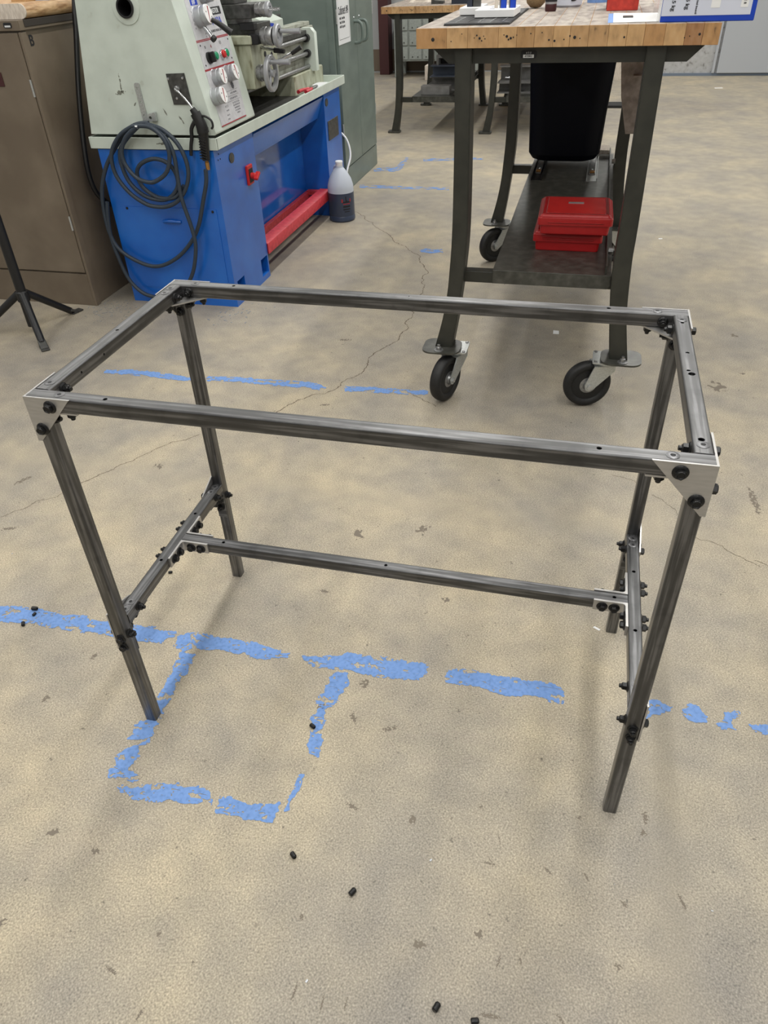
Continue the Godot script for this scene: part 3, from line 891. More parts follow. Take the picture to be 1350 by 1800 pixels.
func workbench() -> void:
	var o := thing("rolling_workbench", "butcher block workbench on black casters with dark steel legs, at the right behind the frame", "workbench", V(0.69, 0, -2.4))
	bench_body(o, 0.0, 0.0, 0.0, 1.156, -3.78)
	# the foot plates and casters, swivelled each its own way
	for q in [[V(0.372, 0.186, -1.6), V(0.418, 0.18, -1.628), V(0.392, 0.0845, -1.562), "front left caster turned toward the camera"], [V(0.994, 0.186, -1.612), V(0.945, 0.18, -1.628), V(0.893, 0.0845, -1.612), "front right caster turned sideways"], [V(0.378, 0.186, -3.12), V(0.424, 0.18, -3.14), V(0.372, 0.0845, -3.09), "rear left caster"], [V(0.994, 0.186, -3.12), V(0.945, 0.18, -3.14), V(0.985, 0.0845, -3.18), "rear right caster"]]:
		var fp := MB.new().prism(rrect(0.135, 0.122, 0.035, 5), 0.006, Transform3D(Basis(V(1, 0, 0), V(0, 0, 1), V(0, -1, 0)), q[0] + V(0, 0.006, 0))).mesh()
		wpart(o, "foot_plate", fp, M.olive_worn)
		var sx := -1.0 if q[0].x < 0.6 else 1.0
		var bp: Vector3 = q[0] + V(-0.006 if sx < 0 else 0.004, 0.006, 0.038)
		wpart(o, "foot_bolt", MB.new().lathe([Vector2(0.017, 0), Vector2(0.017, 0.002), Vector2(0.009, 0.003), Vector2(0.009, 0.012), Vector2(0.005, 0.014), Vector2(0.005, 0.021), Vector2(0, 0.021)], at(bp), 14).mesh(), M.machined)
		caster(o, q[0], q[1], q[2], q[3])
	# bolts that hold the shelf, the bracket under the top, the inventory tag
	for y in [0.482, 0.512]:
		wpart(o, "shelf_bolt", MB.new().prism(hexagon(0.02), 0.016, Transform3D(Basis(V(0, 0, -1), V(0, 1, 0), V(1, 0, 0)), V(0.908, y, -1.75 - (y - 0.48) * 40.0))).mesh(), M.machined)
	var br := MB.new().prism(PackedVector2Array([Vector2(0.868, 1.106), Vector2(0.94, 1.106), Vector2(0.944, 0.99), Vector2(0.945, 0.817), Vector2(0.912, 0.817), Vector2(0.882, 0.926), Vector2(0.868, 1.018)]), 0.006, at(V(0, 0, -2.0)))
	br.span(V(0.91, 0.985, -2.02), V(0.944, 0.991, -1.95)).span(V(0.939, 0.817, -2.03), V(0.945, 1.106, -1.994))
	wpart(o, "hanging_bracket", br.mesh(), M.bracket_steel).set_meta("label", "bare steel bracket hanging under the top")
	var tg := wpart(o, "inventory_tag", MB.new().prism(rrect(0.044, 0.019, 0.006, 4), 0.002, at(V(0.605, 1.087, -1.608))).mesh(), M.ink)
	part(tg, "tag_strip", MB.new().box(V(0.605, 1.083, -1.6055), V(0.03, 0.008, 0.0006)).mesh(), M.paper)
	part(tg, "tag_number", lettering("473902", 0.0042, true), M.ink, at(V(0.605, 1.083, -1.6051)))
	part(tg, "tag_letters", lettering("o S U", 0.0042), M.paper, at(V(0.605, 1.0915, -1.6055)))

func far_bench() -> void:
	for k in 2:
		var dx: float = -1.328 + 0.83 * k
		var o := thing("fixed_workbench", ["butcher block workbench on dark splayed legs, farther back beside the green cabinet", "second butcher block workbench far back, mostly hidden behind the rolling workbench"][k], "workbench", V(0.69 + dx, 0, -7.2))
		bench_body(o, dx, -0.178, -4.8, 0.953, -8.5)
		for p in [[0.372, -1.61], [0.994, -1.61], [0.372, -3.06], [0.994, -3.06]]:
			var fp := MB.new().prism(rrect(0.11, 0.08, 0.012, 3), 0.014, Transform3D(Basis(V(1, 0, 0), V(0, 0, 1), V(0, -1, 0)), V(p[0] + dx, 0.016, p[1] - 4.8))).mesh()
			wpart(o, "foot_plate", fp, M.olive_worn)

# ---------------------------------------------------------------- the lathe (its operator side looks along +x, its headstock end at the camera)
func panel_at(u: float, v: float, h := 0.0) -> Transform3D:   # a spot on the tilted control panel
	var U := V(0, 0, -1); var VV := V(-0.2149, 0.9766, 0.0); var N := V(0.9766, 0.2149, 0.0)
	return Transform3D(Basis(U, VV, N), V(-0.7165, 0.758, -2.342) + U * (u + v * 0.1) + VV * v + N * h)

func pp(u: float, v: float) -> Vector2:
	return Vector2(u + v * 0.1, v)

func panel_sheet(pts: Array, h: float, thick: float) -> Mesh:   # polygon in panel coordinates
	var p := PackedVector2Array()
	for q in pts: p.append(pp(q[0], q[1]))
	var b := panel_at(0, 0, h)
	return MB.new().prism(p, thick, b).mesh()

func pedestal(o: Node3D, z0: float, z1: float) -> void:   # blue sheet-metal foot with fork slots in its front face
	var c := CSGCombiner3D.new()
	c.name = "pedestal"
	c.material_override = M.blue
	c.position = -o.position
	var b := CSGBox3D.new()
	b.name = "body_shape"
	b.size = V(0.55, 0.685, z0 - z1)
	b.position = V(-1.015, 0.3425, (z0 + z1) / 2)
	c.add_child(b, true)
	for zz in [z0 - 0.075, z1 + 0.055]:
		var s := CSGBox3D.new()
		s.name = "slot_shape"
		s.operation = CSGShape3D.OPERATION_SUBTRACTION
		s.size = V(0.5, 0.085, 0.085)
		s.position = V(-0.85, 0.07, zz)
		c.add_child(s, true)
	o.add_child(c, true)

func knob(o: Node3D, u: float, v: float, r: float, len_: float) -> Node3D:
	var k := part(o, "selector_knob", MB.new().lathe([Vector2(0, 0.0), Vector2(r * 1.08, 0.0), Vector2(r * 1.08, 0.003), Vector2(r, 0.005), Vector2(r, len_ * 0.55), Vector2(r * 0.94, len_ * 0.58), Vector2(r * 0.94, len_ * 0.66), Vector2(r, len_ * 0.7), Vector2(r, len_ - 0.003), Vector2(r - 0.003, len_), Vector2(0, len_)], Transform3D(Basis(V(1, 0, 0), V(0, 0, 1), V(0, -1, 0)), Vector3.ZERO), 32).mesh(), M.satin, at(-o.position) * panel_at(u, v))
	part(k, "knob_face", MB.new().prism(rrect(r * 1.86, r * 1.86, r * 0.92, 8), 0.0008, at(V(0, 0, len_))).mesh(), M.white)
	var a := -0.25 if u < 0.12 else 0.1
	part(k, "pointer", MB.new().prism(PackedVector2Array([Vector2(-0.0012, -r * 0.8), Vector2(0.0012, -r * 0.8), Vector2(0.005, r * 0.78), Vector2(-0.003, r * 0.78)]), 0.0006, Transform3D(Basis(Vector3.BACK, a), V(0, 0, len_ + 0.0008))).mesh(), M.ink_red)
	for q in [[-0.5, 0.25], [0.55, -0.3]]:
		part(k, "knob_screw", MB.new().lathe([Vector2(0.0025, 0), Vector2(0.0025, 0.001), Vector2(0, 0.001)], Transform3D(Basis(V(1, 0, 0), V(0, 0, 1), V(0, -1, 0)), V(q[0] * r, q[1] * r, len_ + 0.0006)), 8).mesh(), M.ink)
	return k

func push_button(o: Node3D, u: float, v: float, cap: Material, tall: float, called: String) -> void:
	var turn := Transform3D(Basis(V(1, 0, 0), V(0, 0, 1), V(0, -1, 0)), Vector3.ZERO)
	var b := part(o, called, MB.new().lathe([Vector2(0, 0), Vector2(0.0185, 0), Vector2(0.0185, 0.008), Vector2(0.0165, 0.011), Vector2(0.0145, 0.011)], turn, 24).mesh(), M.chrome, at(-o.position) * panel_at(u, v))
	part(b, "button_cap", MB.new().lathe([Vector2(0.0148, 0.006), Vector2(0.0148, tall - 0.003), Vector2(0.0125, tall), Vector2(0, tall + 0.001)], turn, 24).mesh(), cap)

func handwheel(o: Node3D, c: Vector3, r: float, spokes: bool) -> Node3D:   # axis along +x, c: middle of the rim
	var b := Transform3D(along(V(1, 0, 0)), c - o.position)
	var w := 0.02
	var rim := MB.new()
	rim.lathe([Vector2(r - 0.017, -w / 2), Vector2(r - 0.004, -w / 2), Vector2(r, -w / 2 + 0.004), Vector2(r, w / 2 - 0.004), Vector2(r - 0.004, w / 2), Vector2(r - 0.017, w / 2), Vector2(r - 0.017, -w / 2)], Transform3D(), 40)
	if spokes:
		for k in 3:
			var a := TAU * k / 3 + 0.5
			rim.box(V(cos(a), 0, sin(a)) * r * 0.45, V(r * 0.85, 0.008, 0.016), 0.002, Basis(Vector3.UP, -a))
		rim.lathe([Vector2(0, -0.014), Vector2(0.015, -0.014), Vector2(0.015, 0.014), Vector2(0, 0.014)], Transform3D(), 20)
	else:
		rim.lathe([Vector2(r - 0.016, -0.006), Vector2(r - 0.016, 0.004), Vector2(0.012, 0.0), Vector2(0.01, 0.006), Vector2(0, 0.006)], Transform3D(), 32)
	return part(o, "handwheel", rim.mesh(), M.satin, b)

func lathe() -> void:
	var o := thing("metal_lathe", "large metal lathe with a cream headstock and chip tray on a blue base", "lathe", V(-1.0, 0, -3.2))
	# --- base
	pedestal(o, -2.27, -2.7)
	pedestal(o, -3.79, -4.1)
	wpart(o, "back_panel", MB.new().span(V(-0.93, 0.09, -3.79), V(-0.9, 0.69, -2.7), 0.002).mesh(), M.blue_gloss)
	var dp := MB.new().prism(PackedVector2Array([Vector2(-0.745, 0.667), Vector2(-0.741, 0.667), Vector2(-0.782, 0.556), Vector2(-0.80, 0.552), Vector2(-0.80, 0.556), Vector2(-0.786, 0.56)]), 1.06, at(V(0, 0, -3.775)))
	wpart(o, "drip_panel", dp.mesh(), M.blue)
	# access door on the end of the base
	var ad := wpart(o, "access_panel", MB.new().prism(rrect(0.46, 0.37, 0.004, 2), 0.003, at(V(-1.0, 0.262, -2.27))).mesh(), M.blue)
	for k in 1:
		part(ad, "finger_pull", MB.new().tube(curve([V(-1.04, 0.387, -2.266), V(-1.02, 0.391, -2.258), V(-0.975, 0.391, -2.258), V(-0.955, 0.387, -2.266)], 4), 0.007, 8).mesh(), M.blue)
	for q in [V(-1.212, 0.44, -2.266), V(-0.788, 0.437, -2.266)]:
		part(ad, "panel_screw", MB.new().lathe([Vector2(0.006, 0), Vector2(0.005, 0.003), Vector2(0, 0.0035)], Transform3D(along(V(0, 0, 1)), q), 10).mesh(), M.ink)
	# oval knock-outs, rating plate, mains switch on the operator side
	for q in [[0.623, -2.437], [0.631, -3.835]]:
		wpart(o, "oval_cover", MB.new().lathe([Vector2(0.026, 0), Vector2(0.026, 0.003), Vector2(0.022, 0.004), Vector2(0, 0.004)], Transform3D(Basis(V(0, 0.8, 0), V(1, 0, 0), V(0, 0, 1.0)) , V(-0.74, q[0], q[1])), 20).mesh(), M.oily)
	wpart(o, "rating_plate", MB.new().span(V(-0.74, 0.425, -4.03), V(-0.736, 0.53, -3.83), 0.001).mesh(), M.oily)
	var sw := wpart(o, "main_switch", MB.new().span(V(-0.74, 0.475, -2.625), V(-0.727, 0.56, -2.565), 0.003).mesh(), M.red)
	part(sw, "switch_plate", MB.new().span(V(-0.727, 0.485, -2.617), V(-0.725, 0.545, -2.573), 0.001).mesh(), M.ink)
	part(sw, "switch_lever", MB.new().lathe([Vector2(0.014, 0), Vector2(0.014, 0.018), Vector2(0.01, 0.022), Vector2(0, 0.022)], Transform3D(along(V(1, 0, 0)), V(-0.725, 0.513, -2.595)), 14).box(V(-0.698, 0.513, -2.595), V(0.022, 0.014, 0.05), 0.004, Basis(Vector3.RIGHT, 0.5)).mesh(), M.red)
	for q in [[0.664, -2.315], [0.642, -2.325], [0.642, -2.303]]:
		wpart(o, "rivet", MB.new().lathe([Vector2(0.0035, 0), Vector2(0.002, 0.002), Vector2(0, 0.002)], Transform3D(along(V(1, 0, 0)), V(-0.74, q[0], q[1])), 8).mesh(), M.ink)
	# foot brake bar between the pedestals
	var pb := MB.new().prism(PackedVector2Array([Vector2(-0.80, 0.166), Vector2(-0.737, 0.166), Vector2(-0.733, 0.162), Vector2(-0.733, 0.112), Vector2(-0.737, 0.112), Vector2(-0.737, 0.16), Vector2(-0.80, 0.161)]), 1.07, at(V(0, 0, -3.772)))
	pb.prism(PackedVector2Array([Vector2(-0.8, 0.162), Vector2(-0.737, 0.162), Vector2(-0.737, 0.113), Vector2(-0.755, 0.113)]), 0.004, at(V(0, 0, -2.712)))
	wpart(o, "brake_pedal", pb.mesh(), M.red_paint)
	wpart(o, "brake_rail", MB.new().span(V(-0.895, 0.115, -3.78), V(-0.868, 0.152, -2.71), 0.003).span(V(-0.88, 0.135, -3.775), V(-0.8, 0.16, -3.735), 0.002).mesh(), M.red_paint)
	# --- chip tray
	var ct := MB.new()
	ct.span(V(-1.31, 0.688, -4.14), V(-0.716, 0.699, -2.262), 0.001)
	ct.span(V(-0.722, 0.688, -4.14), V(-0.714, 0.734, -2.262), 0.002)
	ct.span(V(-1.31, 0.688, -2.27), V(-0.714, 0.734, -2.26), 0.002)
	ct.span(V(-1.31, 0.688, -4.146), V(-0.714, 0.734, -4.138), 0.002)
	ct.span(V(-1.318, 0.688, -4.14), V(-1.31, 0.734, -2.262), 0.002)
	wpart(o, "chip_tray", ct.mesh(), M.cream)
	wpart(o, "tray_lining", MB.new().span(V(-1.3, 0.7, -3.55), V(-0.724, 0.704, -2.66)).mesh(), M.oily)
	# --- headstock
	var hc := CSGCombiner3D.new()
	hc.name = "headstock"
	hc.material_override = M.cream
	hc.position = -o.position
	var hp := CSGPolygon3D.new()
	hp.name = "casting_shape"
	hp.polygon = PackedVector2Array([Vector2(-1.304, 0.744), Vector2(-0.722, 0.744), Vector2(-0.717, 0.747), Vector2(-0.716, 0.752), Vector2(-0.866, 1.45), Vector2(-0.869, 1.455), Vector2(-0.874, 1.456), Vector2(-1.187, 1.456), Vector2(-1.193, 1.45)])
	hp.depth = 0.43
	hp.position = V(0, 0, -2.272)
	hc.add_child(hp, true)
	var hb := CSGCylinder3D.new()
	hb.name = "bore_shape"
	hb.operation = CSGShape3D.OPERATION_SUBTRACTION
	hb.radius = 0.0365; hb.height = 0.3; hb.sides = 32
	hb.transform = Transform3D(Basis(Vector3.RIGHT, PI / 2), V(-1.012, 1.192, -2.3))
	hc.add_child(hb, true)
	o.add_child(hc, true)
	var se := wpart(o, "spindle_cover", MB.new().lathe([Vector2(0.058, 0), Vector2(0.057, 0.004), Vector2(0.036, 0.006), Vector2(0.036, 0.001)], Transform3D(along(V(0, 0, 1)), V(-1.012, 1.192, -2.272)), 36).mesh(), M.cream)
	part(se, "spindle_bore", MB.new().lathe([Vector2(0.036, 0.001), Vector2(0.036, 0.012), Vector2(0.033, 0.013), Vector2(0.029, 0.012), Vector2(0.029, -0.09), Vector2(0, -0.09)], Transform3D(along(V(0, 0, 1)), V(-1.012, 1.192, -2.272)), 32).mesh(), M.black)
	# wear marks on the cream end
	# --- control panel
	wpart(o, "panel_plate", panel_sheet([[0.0, 0.008], [0.262, 0.008], [0.328, 0.55], [-0.016, 0.55]], 0.0, 0.0025), M.panel)
	var fr := wpart(o, "panel_line", panel_sheet([[0.0, 0.005], [0.262, 0.005], [0.262, 0.009], [0.0, 0.009]], 0.0005, 0.0025), M.ink_red)
	for v in [0.213, 0.313, 0.3175]:
		var th := 0.0035 if v < 0.3 else 0.0016
		wpart(o, "panel_line", panel_sheet([[-0.03 * v, v - th], [0.262 + 0.12 * v, v - th], [0.262 + 0.12 * v, v + th], [-0.03 * v, v + th]], 0.0006, 0.0023), M.ink_red)
	# tables printed low on the panel
	for k in 3:
		wpart(o, "print_line", panel_sheet([[0.115, 0.118 - k * 0.019], [0.245, 0.118 - k * 0.019], [0.245, 0.1172 - k * 0.019], [0.115, 0.1172 - k * 0.019]], 0.0006, 0.0022), M.ink)
	for row in [["6 4 112 280 450", 0.15, 0.108, 0.0065], ["4 5 95 160 220 315", 0.14, 0.089, 0.0065], ["1.5 1.75 2 2.5 3 3.5", 0.15, 0.071, 0.0062], ["28 24 20 18 16 14", 0.15, 0.061, 0.0062], ["56 48 40 36 32", 0.15, 0.051, 0.0062], ["0.1 0.2 0.4 0.8", 0.15, 0.041, 0.0062], ["72 60 54", 0.15, 0.031, 0.0062], ["0 1 2 3", 0.05, 0.068, 0.0075], ["m 4 5 6", 0.05, 0.053, 0.0055], ["A B C D", 0.045, 0.036, 0.0055], ["I II III", 0.04, 0.021, 0.0055]]:
		part(o, "print_row", lettering(row[0], row[3]), M.ink_soft, at(-o.position) * panel_at(row[1] + 0.045, row[2], 0.0026))
	var gear := PackedVector2Array()
	for k in 24:
		gear.append(Vector2.from_angle(TAU * k / 24) * (0.017 if k % 2 else 0.012))
	part(o, "gear_symbol", MB.new().prism(gear, 0.0004).mesh(), M.ink_soft, at(-o.position) * panel_at(0.205, 0.135, 0.0025))
	knob(o, 0.06, 0.179, 0.031, 0.044)
	knob(o, 0.19, 0.179, 0.031, 0.044)
	knob(o, 0.008, 0.116, 0.032, 0.046)
	# switch row
	var tk := Transform3D(Basis(V(1, 0, 0), V(0, 0, 1), V(0, -1, 0)), Vector3.ZERO)
	var ts := part(o, "turn_switch", MB.new().lathe([Vector2(0, 0), Vector2(0.022, 0), Vector2(0.021, 0.012), Vector2(0, 0.012)], tk, 22).box(V(0, 0, 0.022), V(0.011, 0.038, 0.024), 0.004).mesh(), M.black, at(-o.position) * panel_at(0.055, 0.252))
	push_button(o, 0.116, 0.253, M.green, 0.016, "green_button")
	push_button(o, 0.184, 0.252, M.red, 0.02, "red_button")
	push_button(o, 0.228, 0.253, M.green, 0.014, "green_button")
	for q in [[0.012, 0.3], [0.285, 0.3], [0.012, 0.23], [0.275, 0.23]]:
		part(o, "panel_screw", MB.new().lathe([Vector2(0.004, 0), Vector2(0.003, 0.0015), Vector2(0, 0.0015)], tk, 8).mesh(), M.ink, at(-o.position) * panel_at(q[0], q[1], 0.0024))
	for q in [["n", 0.05, 0.292, 0.012], ["(|)", 0.2, 0.296, 0.01]]:
		part(o, "print_symbol", lettering(q[0], q[3], true), M.ink, at(-o.position) * panel_at(q[1], q[2], 0.0026))
	part(o, "print_symbol", lettering("4", 0.012, true), M.ink_red, at(-o.position) * panel_at(0.105, 0.29, 0.0026))
	# upper plate: lever knob, name and model
	var lk := knob(o, 0.056, 0.394, 0.036, 0.056)
	part(lk, "gear_lever", MB.new().tube([V(-0.002, -0.034, 0.02), V(-0.005, -0.056, 0.032), V(-0.008, -0.082, 0.046)], 0.0085, 14).mesh(), M.chrome)
	part(lk, "lever_ball", MB.new().lathe([Vector2(0, -0.002), Vector2(0.0125, 0), Vector2(0.0135, 0.01), Vector2(0.012, 0.014), Vector2(0, 0.0145)], Transform3D(along(V(-0.1, -0.75, 0.55)), V(-0.0075, -0.078, 0.044)), 18).mesh(), M.black)
	part(lk, "lever_grip", MB.new().tube(curve([V(0.004, -0.02, 0.058), V(0.014, -0.04, 0.08), V(0.026, -0.074, 0.108), V(0.029, -0.082, 0.115)], 4), 0.0085, 14, 0.0145).mesh(), M.black)
	knob(o, 0.148, 0.468, 0.034, 0.05)
	wpart(o, "name_plate", panel_sheet([[0.15, 0.393], [0.29, 0.393], [0.29, 0.421], [0.15, 0.421]], 0.0006, 0.0024), M.ink)
	part(o, "name_letters", lettering("MASTER", 0.017, true), M.paper, at(-o.position) * panel_at(0.222, 0.407, 0.0031))
	part(o, "model_letters", lettering("1440A", 0.026, true), M.ink_blue, at(-o.position) * panel_at(0.222, 0.371, 0.0026))
	part(o, "print_row", lettering("GEARED HEAD LATHE", 0.0085, true), M.ink, at(-o.position) * panel_at(0.205, 0.339, 0.0026))
	wpart(o, "blue_table", panel_sheet([[0.03, 0.436], [0.095, 0.436], [0.095, 0.51], [0.03, 0.51]], 0.0006, 0.0022), M.ink_blue)
	part(o, "table_letters", lettering("gijt", 0.013, true), M.paper, at(-o.position) * panel_at(0.06, 0.449, 0.003))
	wpart(o, "red_table", panel_sheet([[0.175, 0.44], [0.245, 0.44], [0.245, 0.5], [0.175, 0.5]], 0.0006, 0.0022), M.red)
	for k in 5:
		part(o, "print_symbol", lettering(["1", "2", "5", "3", "4"][k], 0.007, true), M.ink, at(-o.position) * panel_at(0.018, 0.415 - k * 0.014, 0.0026))
	for k in 3:
		part(o, "print_symbol", lettering(["A", "B", "C"][k], 0.006, true), M.ink, at(-o.position) * panel_at(0.094, 0.345 - k * 0.01, 0.0026))
	# --- bed, rods and the bracket at their far end
	wpart(o, "bed", MB.new().span(V(-1.2, 0.8, -4.05), V(-0.86, 1.0, -2.67), 0.004).span(V(-1.16, 1.0, -4.05), V(-1.1, 1.02, -2.67), 0.003).span(V(-0.94, 1.0, -4.05), V(-0.88, 1.02, -2.67), 0.003).mesh(), M.cream_bed)
	wpart(o, "bed_foot", MB.new().span(V(-1.22, 0.7, -4.06), V(-0.82, 0.8, -3.55), 0.006).mesh(), M.cream_dirty)
	wpart(o, "rack", MB.new().span(V(-0.86, 0.965, -3.9), V(-0.835, 0.99, -2.67), 0.002).mesh(), M.oily)
	wpart(o, "rod_bracket", MB.new().prism(PackedVector2Array([Vector2(-0.9, 0.79), Vector2(-0.79, 0.79), Vector2(-0.79, 0.975), Vector2(-0.812, 1.0), Vector2(-0.9, 1.0)]), 0.045, at(V(0, 0, -3.9))).mesh(), M.cream)
	for q in [[0.952, 0.01, true], [0.878, 0.011, true], [0.815, 0.0095, false]]:
		wpart(o, "feed_rod", MB.new().tube([V(-0.835, q[0], -3.86), V(-0.835, q[0], -2.68)], q[1], 14).mesh(), M.machined)
		if q[2]:
			wpart(o, "rod_collar", MB.new().lathe([Vector2(0.012, 0), Vector2(0.02, 0), Vector2(0.02, 0.03), Vector2(0.012, 0.03)], Transform3D(along(V(0, 0, 1)), V(-0.835, q[0], -3.857)), 20).mesh(), M.black)
	wpart(o, "splash_guard", MB.new().span(V(-0.99, 1.02, -3.82), V(-0.965, 1.07, -3.36), 0.002).mesh(), M.oily)
	wpart(o, "tailstock", MB.new().prism(PackedVector2Array([Vector2(-1.16, 1.02), Vector2(-0.88, 1.02), Vector2(-0.88, 1.06), Vector2(-0.94, 1.085), Vector2(-0.95, 1.24), Vector2(-1.1, 1.24), Vector2(-1.12, 1.08), Vector2(-1.16, 1.06)]), 0.26, at(V(0, 0, -3.62))).mesh(), M.cream)
	wpart(o, "blue_paint_smear", MB.new().prism(PackedVector2Array([Vector2(0, 0), Vector2(0.06, 0.004), Vector2(0.11, 0), Vector2(0.1, 0.02), Vector2(0.06, 0.024), Vector2(0.01, 0.019)]), 0.001, Transform3D(Basis(V(0, 0, -1), V(0, 1, 0), V(1, 0, 0)), V(-0.88, 1.03, -3.38))).mesh(), M.ink_blue)
	# --- carriage
	wpart(o, "apron", MB.new().span(V(-0.88, 0.845, -3.06), V(-0.712, 1.022, -2.742), 0.006).mesh(), M.cream_dirty)
	wpart(o, "saddle", MB.new().span(V(-1.2, 1.02, -3.08), V(-0.702, 1.055, -2.73), 0.005).mesh(), M.cream_dirty)
	wpart(o, "cross_slide", MB.new().span(V(-1.16, 1.055, -2.98), V(-0.7, 1.095, -2.78), 0.003).mesh(), M.oily)
	wpart(o, "swivel_base", MB.new().lathe([Vector2(0.0, 0.02), Vector2(0.085, 0.02), Vector2(0.085, 0), Vector2(0.075, -0.004)], at(V(-0.84, 1.095, -2.88)), 28).mesh(), M.machined)
	wpart(o, "compound_slide", MB.new().span(V(-0.98, 1.115, -2.95), V(-0.70, 1.168, -2.76), 0.003).span(V(-0.98, 1.168, -2.93), V(-0.78, 1.2, -2.78), 0.003).mesh(), M.oily)
	wpart(o, "clamp_block", MB.new().span(V(-0.76, 1.072, -2.8), V(-0.692, 1.1, -2.755), 0.003).mesh(), M.black)
	wpart(o, "tool_post", MB.new().span(V(-0.96, 1.2, -2.92), V(-0.83, 1.29, -2.79), 0.004).mesh(), M.cream)
	# dials and handwheels point at the operator
	var dial := func(c: Vector3, r: float, l: float, called: String) -> void:
		wpart(o, called, MB.new().lathe([Vector2(0, 0), Vector2(r * 0.85, 0), Vector2(r * 0.85, l * 0.15), Vector2(r, l * 0.18), Vector2(r, l * 0.45), Vector2(r * 0.93, l * 0.48), Vector2(r * 0.93, l * 0.6), Vector2(r, l * 0.63), Vector2(r, l * 0.95), Vector2(r * 0.95, l), Vector2(0, l)], Transform3D(along(V(1, 0, 0)), c), 32).mesh(), M.machined)
	dial.call(V(-0.69, 1.145, -2.8), 0.027, 0.05, "compound_dial")
	var w0 := handwheel(o, V(-0.633, 1.146, -2.8), 0.03, false)
	part(w0, "wheel_handle", MB.new().tube([V(0.0, 0.0, 0.018), V(0.0, 0.05, 0.018)], 0.006, 12).tube([V(0.0, 0.0, -0.018), V(0.0, 0.046, -0.018)], 0.006, 12).mesh(), M.chrome)
	wpart(o, "slide_housing", MB.new().span(V(-0.72, 1.02, -2.83), V(-0.672, 1.06, -2.74), 0.004).mesh(), M.black)
	dial.call(V(-0.672, 1.048, -2.79), 0.036, 0.055, "cross_slide_dial")
	var w1 := handwheel(o, V(-0.598, 1.05, -2.79), 0.044, false)
	part(w1, "wheel_handle", MB.new().tube([V(-0.014, 0.006, -0.02), V(-0.014, 0.05, -0.02), V(-0.014, 0.1, -0.02)], 0.0075, 14, 0.011).mesh(), M.satin)
	dial.call(V(-0.712, 0.907, -2.79), 0.034, 0.052, "carriage_dial")
	var w2 := handwheel(o, V(-0.648, 0.905, -2.79), 0.074, true)
	part(w2, "wheel_handle", MB.new().tube([V(-0.046, 0.004, 0.012), V(-0.046, 0.05, 0.012), V(-0.046, 0.1, 0.012)], 0.0085, 14, 0.012).mesh(), M.satin)
	wpart(o, "feed_lever", MB.new().tube([V(-0.712, 1.0, -2.86), V(-0.64, 0.99, -2.84)], 0.007, 10).mesh(), M.chrome)
	wpart(o, "lever_grip", MB.new().tube([V(-0.64, 0.99, -2.84), V(-0.59, 0.985, -2.835)], 0.011, 12, 0.009).mesh(), M.black)
	wpart(o, "feed_lever", MB.new().tube([V(-0.712, 0.92, -2.93), V(-0.6, 0.965, -2.95)], 0.007, 10).mesh(), M.chrome)
	wpart(o, "lever_grip", MB.new().tube([V(-0.6, 0.965, -2.95), V(-0.555, 0.99, -2.96)], 0.009, 12, 0.011).mesh(), M.black)
	for q in [[0.97, -2.9], [0.96, -2.98]]:
		wpart(o, "oil_port", MB.new().lathe([Vector2(0.012, 0), Vector2(0.011, 0.003), Vector2(0, 0.0025)], Transform3D(along(V(1, 0, 0)), V(-0.712, q[0], q[1])), 14).mesh(), M.ink)
	# --- things fixed to the cream end: steel plate, strap, clip, mains cable
	var sp := wpart(o, "steel_plate", MB.new().prism(PackedVector2Array([Vector2(-0.893, 0.968), Vector2(-0.812, 0.97), Vector2(-0.80, 0.858), Vector2(-0.882, 0.858)]), 0.004, at(V(0, 0, -2.272))).mesh(), M.oily)
	for q in [V(-0.886, 0.951, -2.268), V(-0.822, 0.953, -2.268), V(-0.862, 0.881, -2.268)]:
		part(sp, "plate_bolt", MB.new().lathe([Vector2(0.0055, 0), Vector2(0.0045, 0.003), Vector2(0, 0.0035)], Transform3D(along(V(0, 0, 1)), q), 12).mesh(), M.chrome)
	part(sp, "air_port", MB.new().lathe([Vector2(0.012, 0), Vector2(0.012, 0.008), Vector2(0.007, 0.01), Vector2(0.007, 0.014), Vector2(0, 0.014)], Transform3D(along(V(0, 0, 1)), V(-0.852, 0.915, -2.268)), 16).mesh(), M.machined)
	var st := CSGCombiner3D.new()
	st.name = "hook_strap"
	st.material_override = M.zinc
	st.position = -o.position
	var pl := CSGPolygon3D.new()
	pl.name = "strap_shape"
	pl.polygon = rrect(0.024, 0.15, 0.008, 4)
	pl.depth = 0.003
	pl.transform = Transform3D(Basis(Vector3.BACK, 0.06), V(-1.03, 0.862, -2.268))
	st.add_child(pl, true)
	for k in 3:
		var hy := CSGCylinder3D.new()
		hy.name = "hole_shape"
		hy.operation = CSGShape3D.OPERATION_SUBTRACTION
		hy.radius = 0.004; hy.height = 0.02; hy.sides = 12
		hy.transform = Transform3D(Basis(Vector3.RIGHT, PI / 2), V(-1.034 + k * 0.0032, 0.918 - k * 0.05, -2.269))
		st.add_child(hy, true)
	o.add_child(st, true)
	wpart(o, "hook_peg", MB.new().tube([V(-1.027, 0.79, -2.27), V(-1.027, 0.787, -2.19), V(-1.027, 0.793, -2.185)], 0.006, 10).mesh(), M.zinc)
	wpart(o, "hose_clip", MB.new().lathe([Vector2(0.006, 0), Vector2(0.015, 0), Vector2(0.015, 0.02), Vector2(0.006, 0.02), Vector2(0.006, 0)], Transform3D(along(V(0.2, 0, 1)), V(-0.995, 0.812, -2.27)), 18).box(V(-0.975, 0.815, -2.26), V(0.014, 0.034, 0.02), 0.002).mesh(), M.zinc)
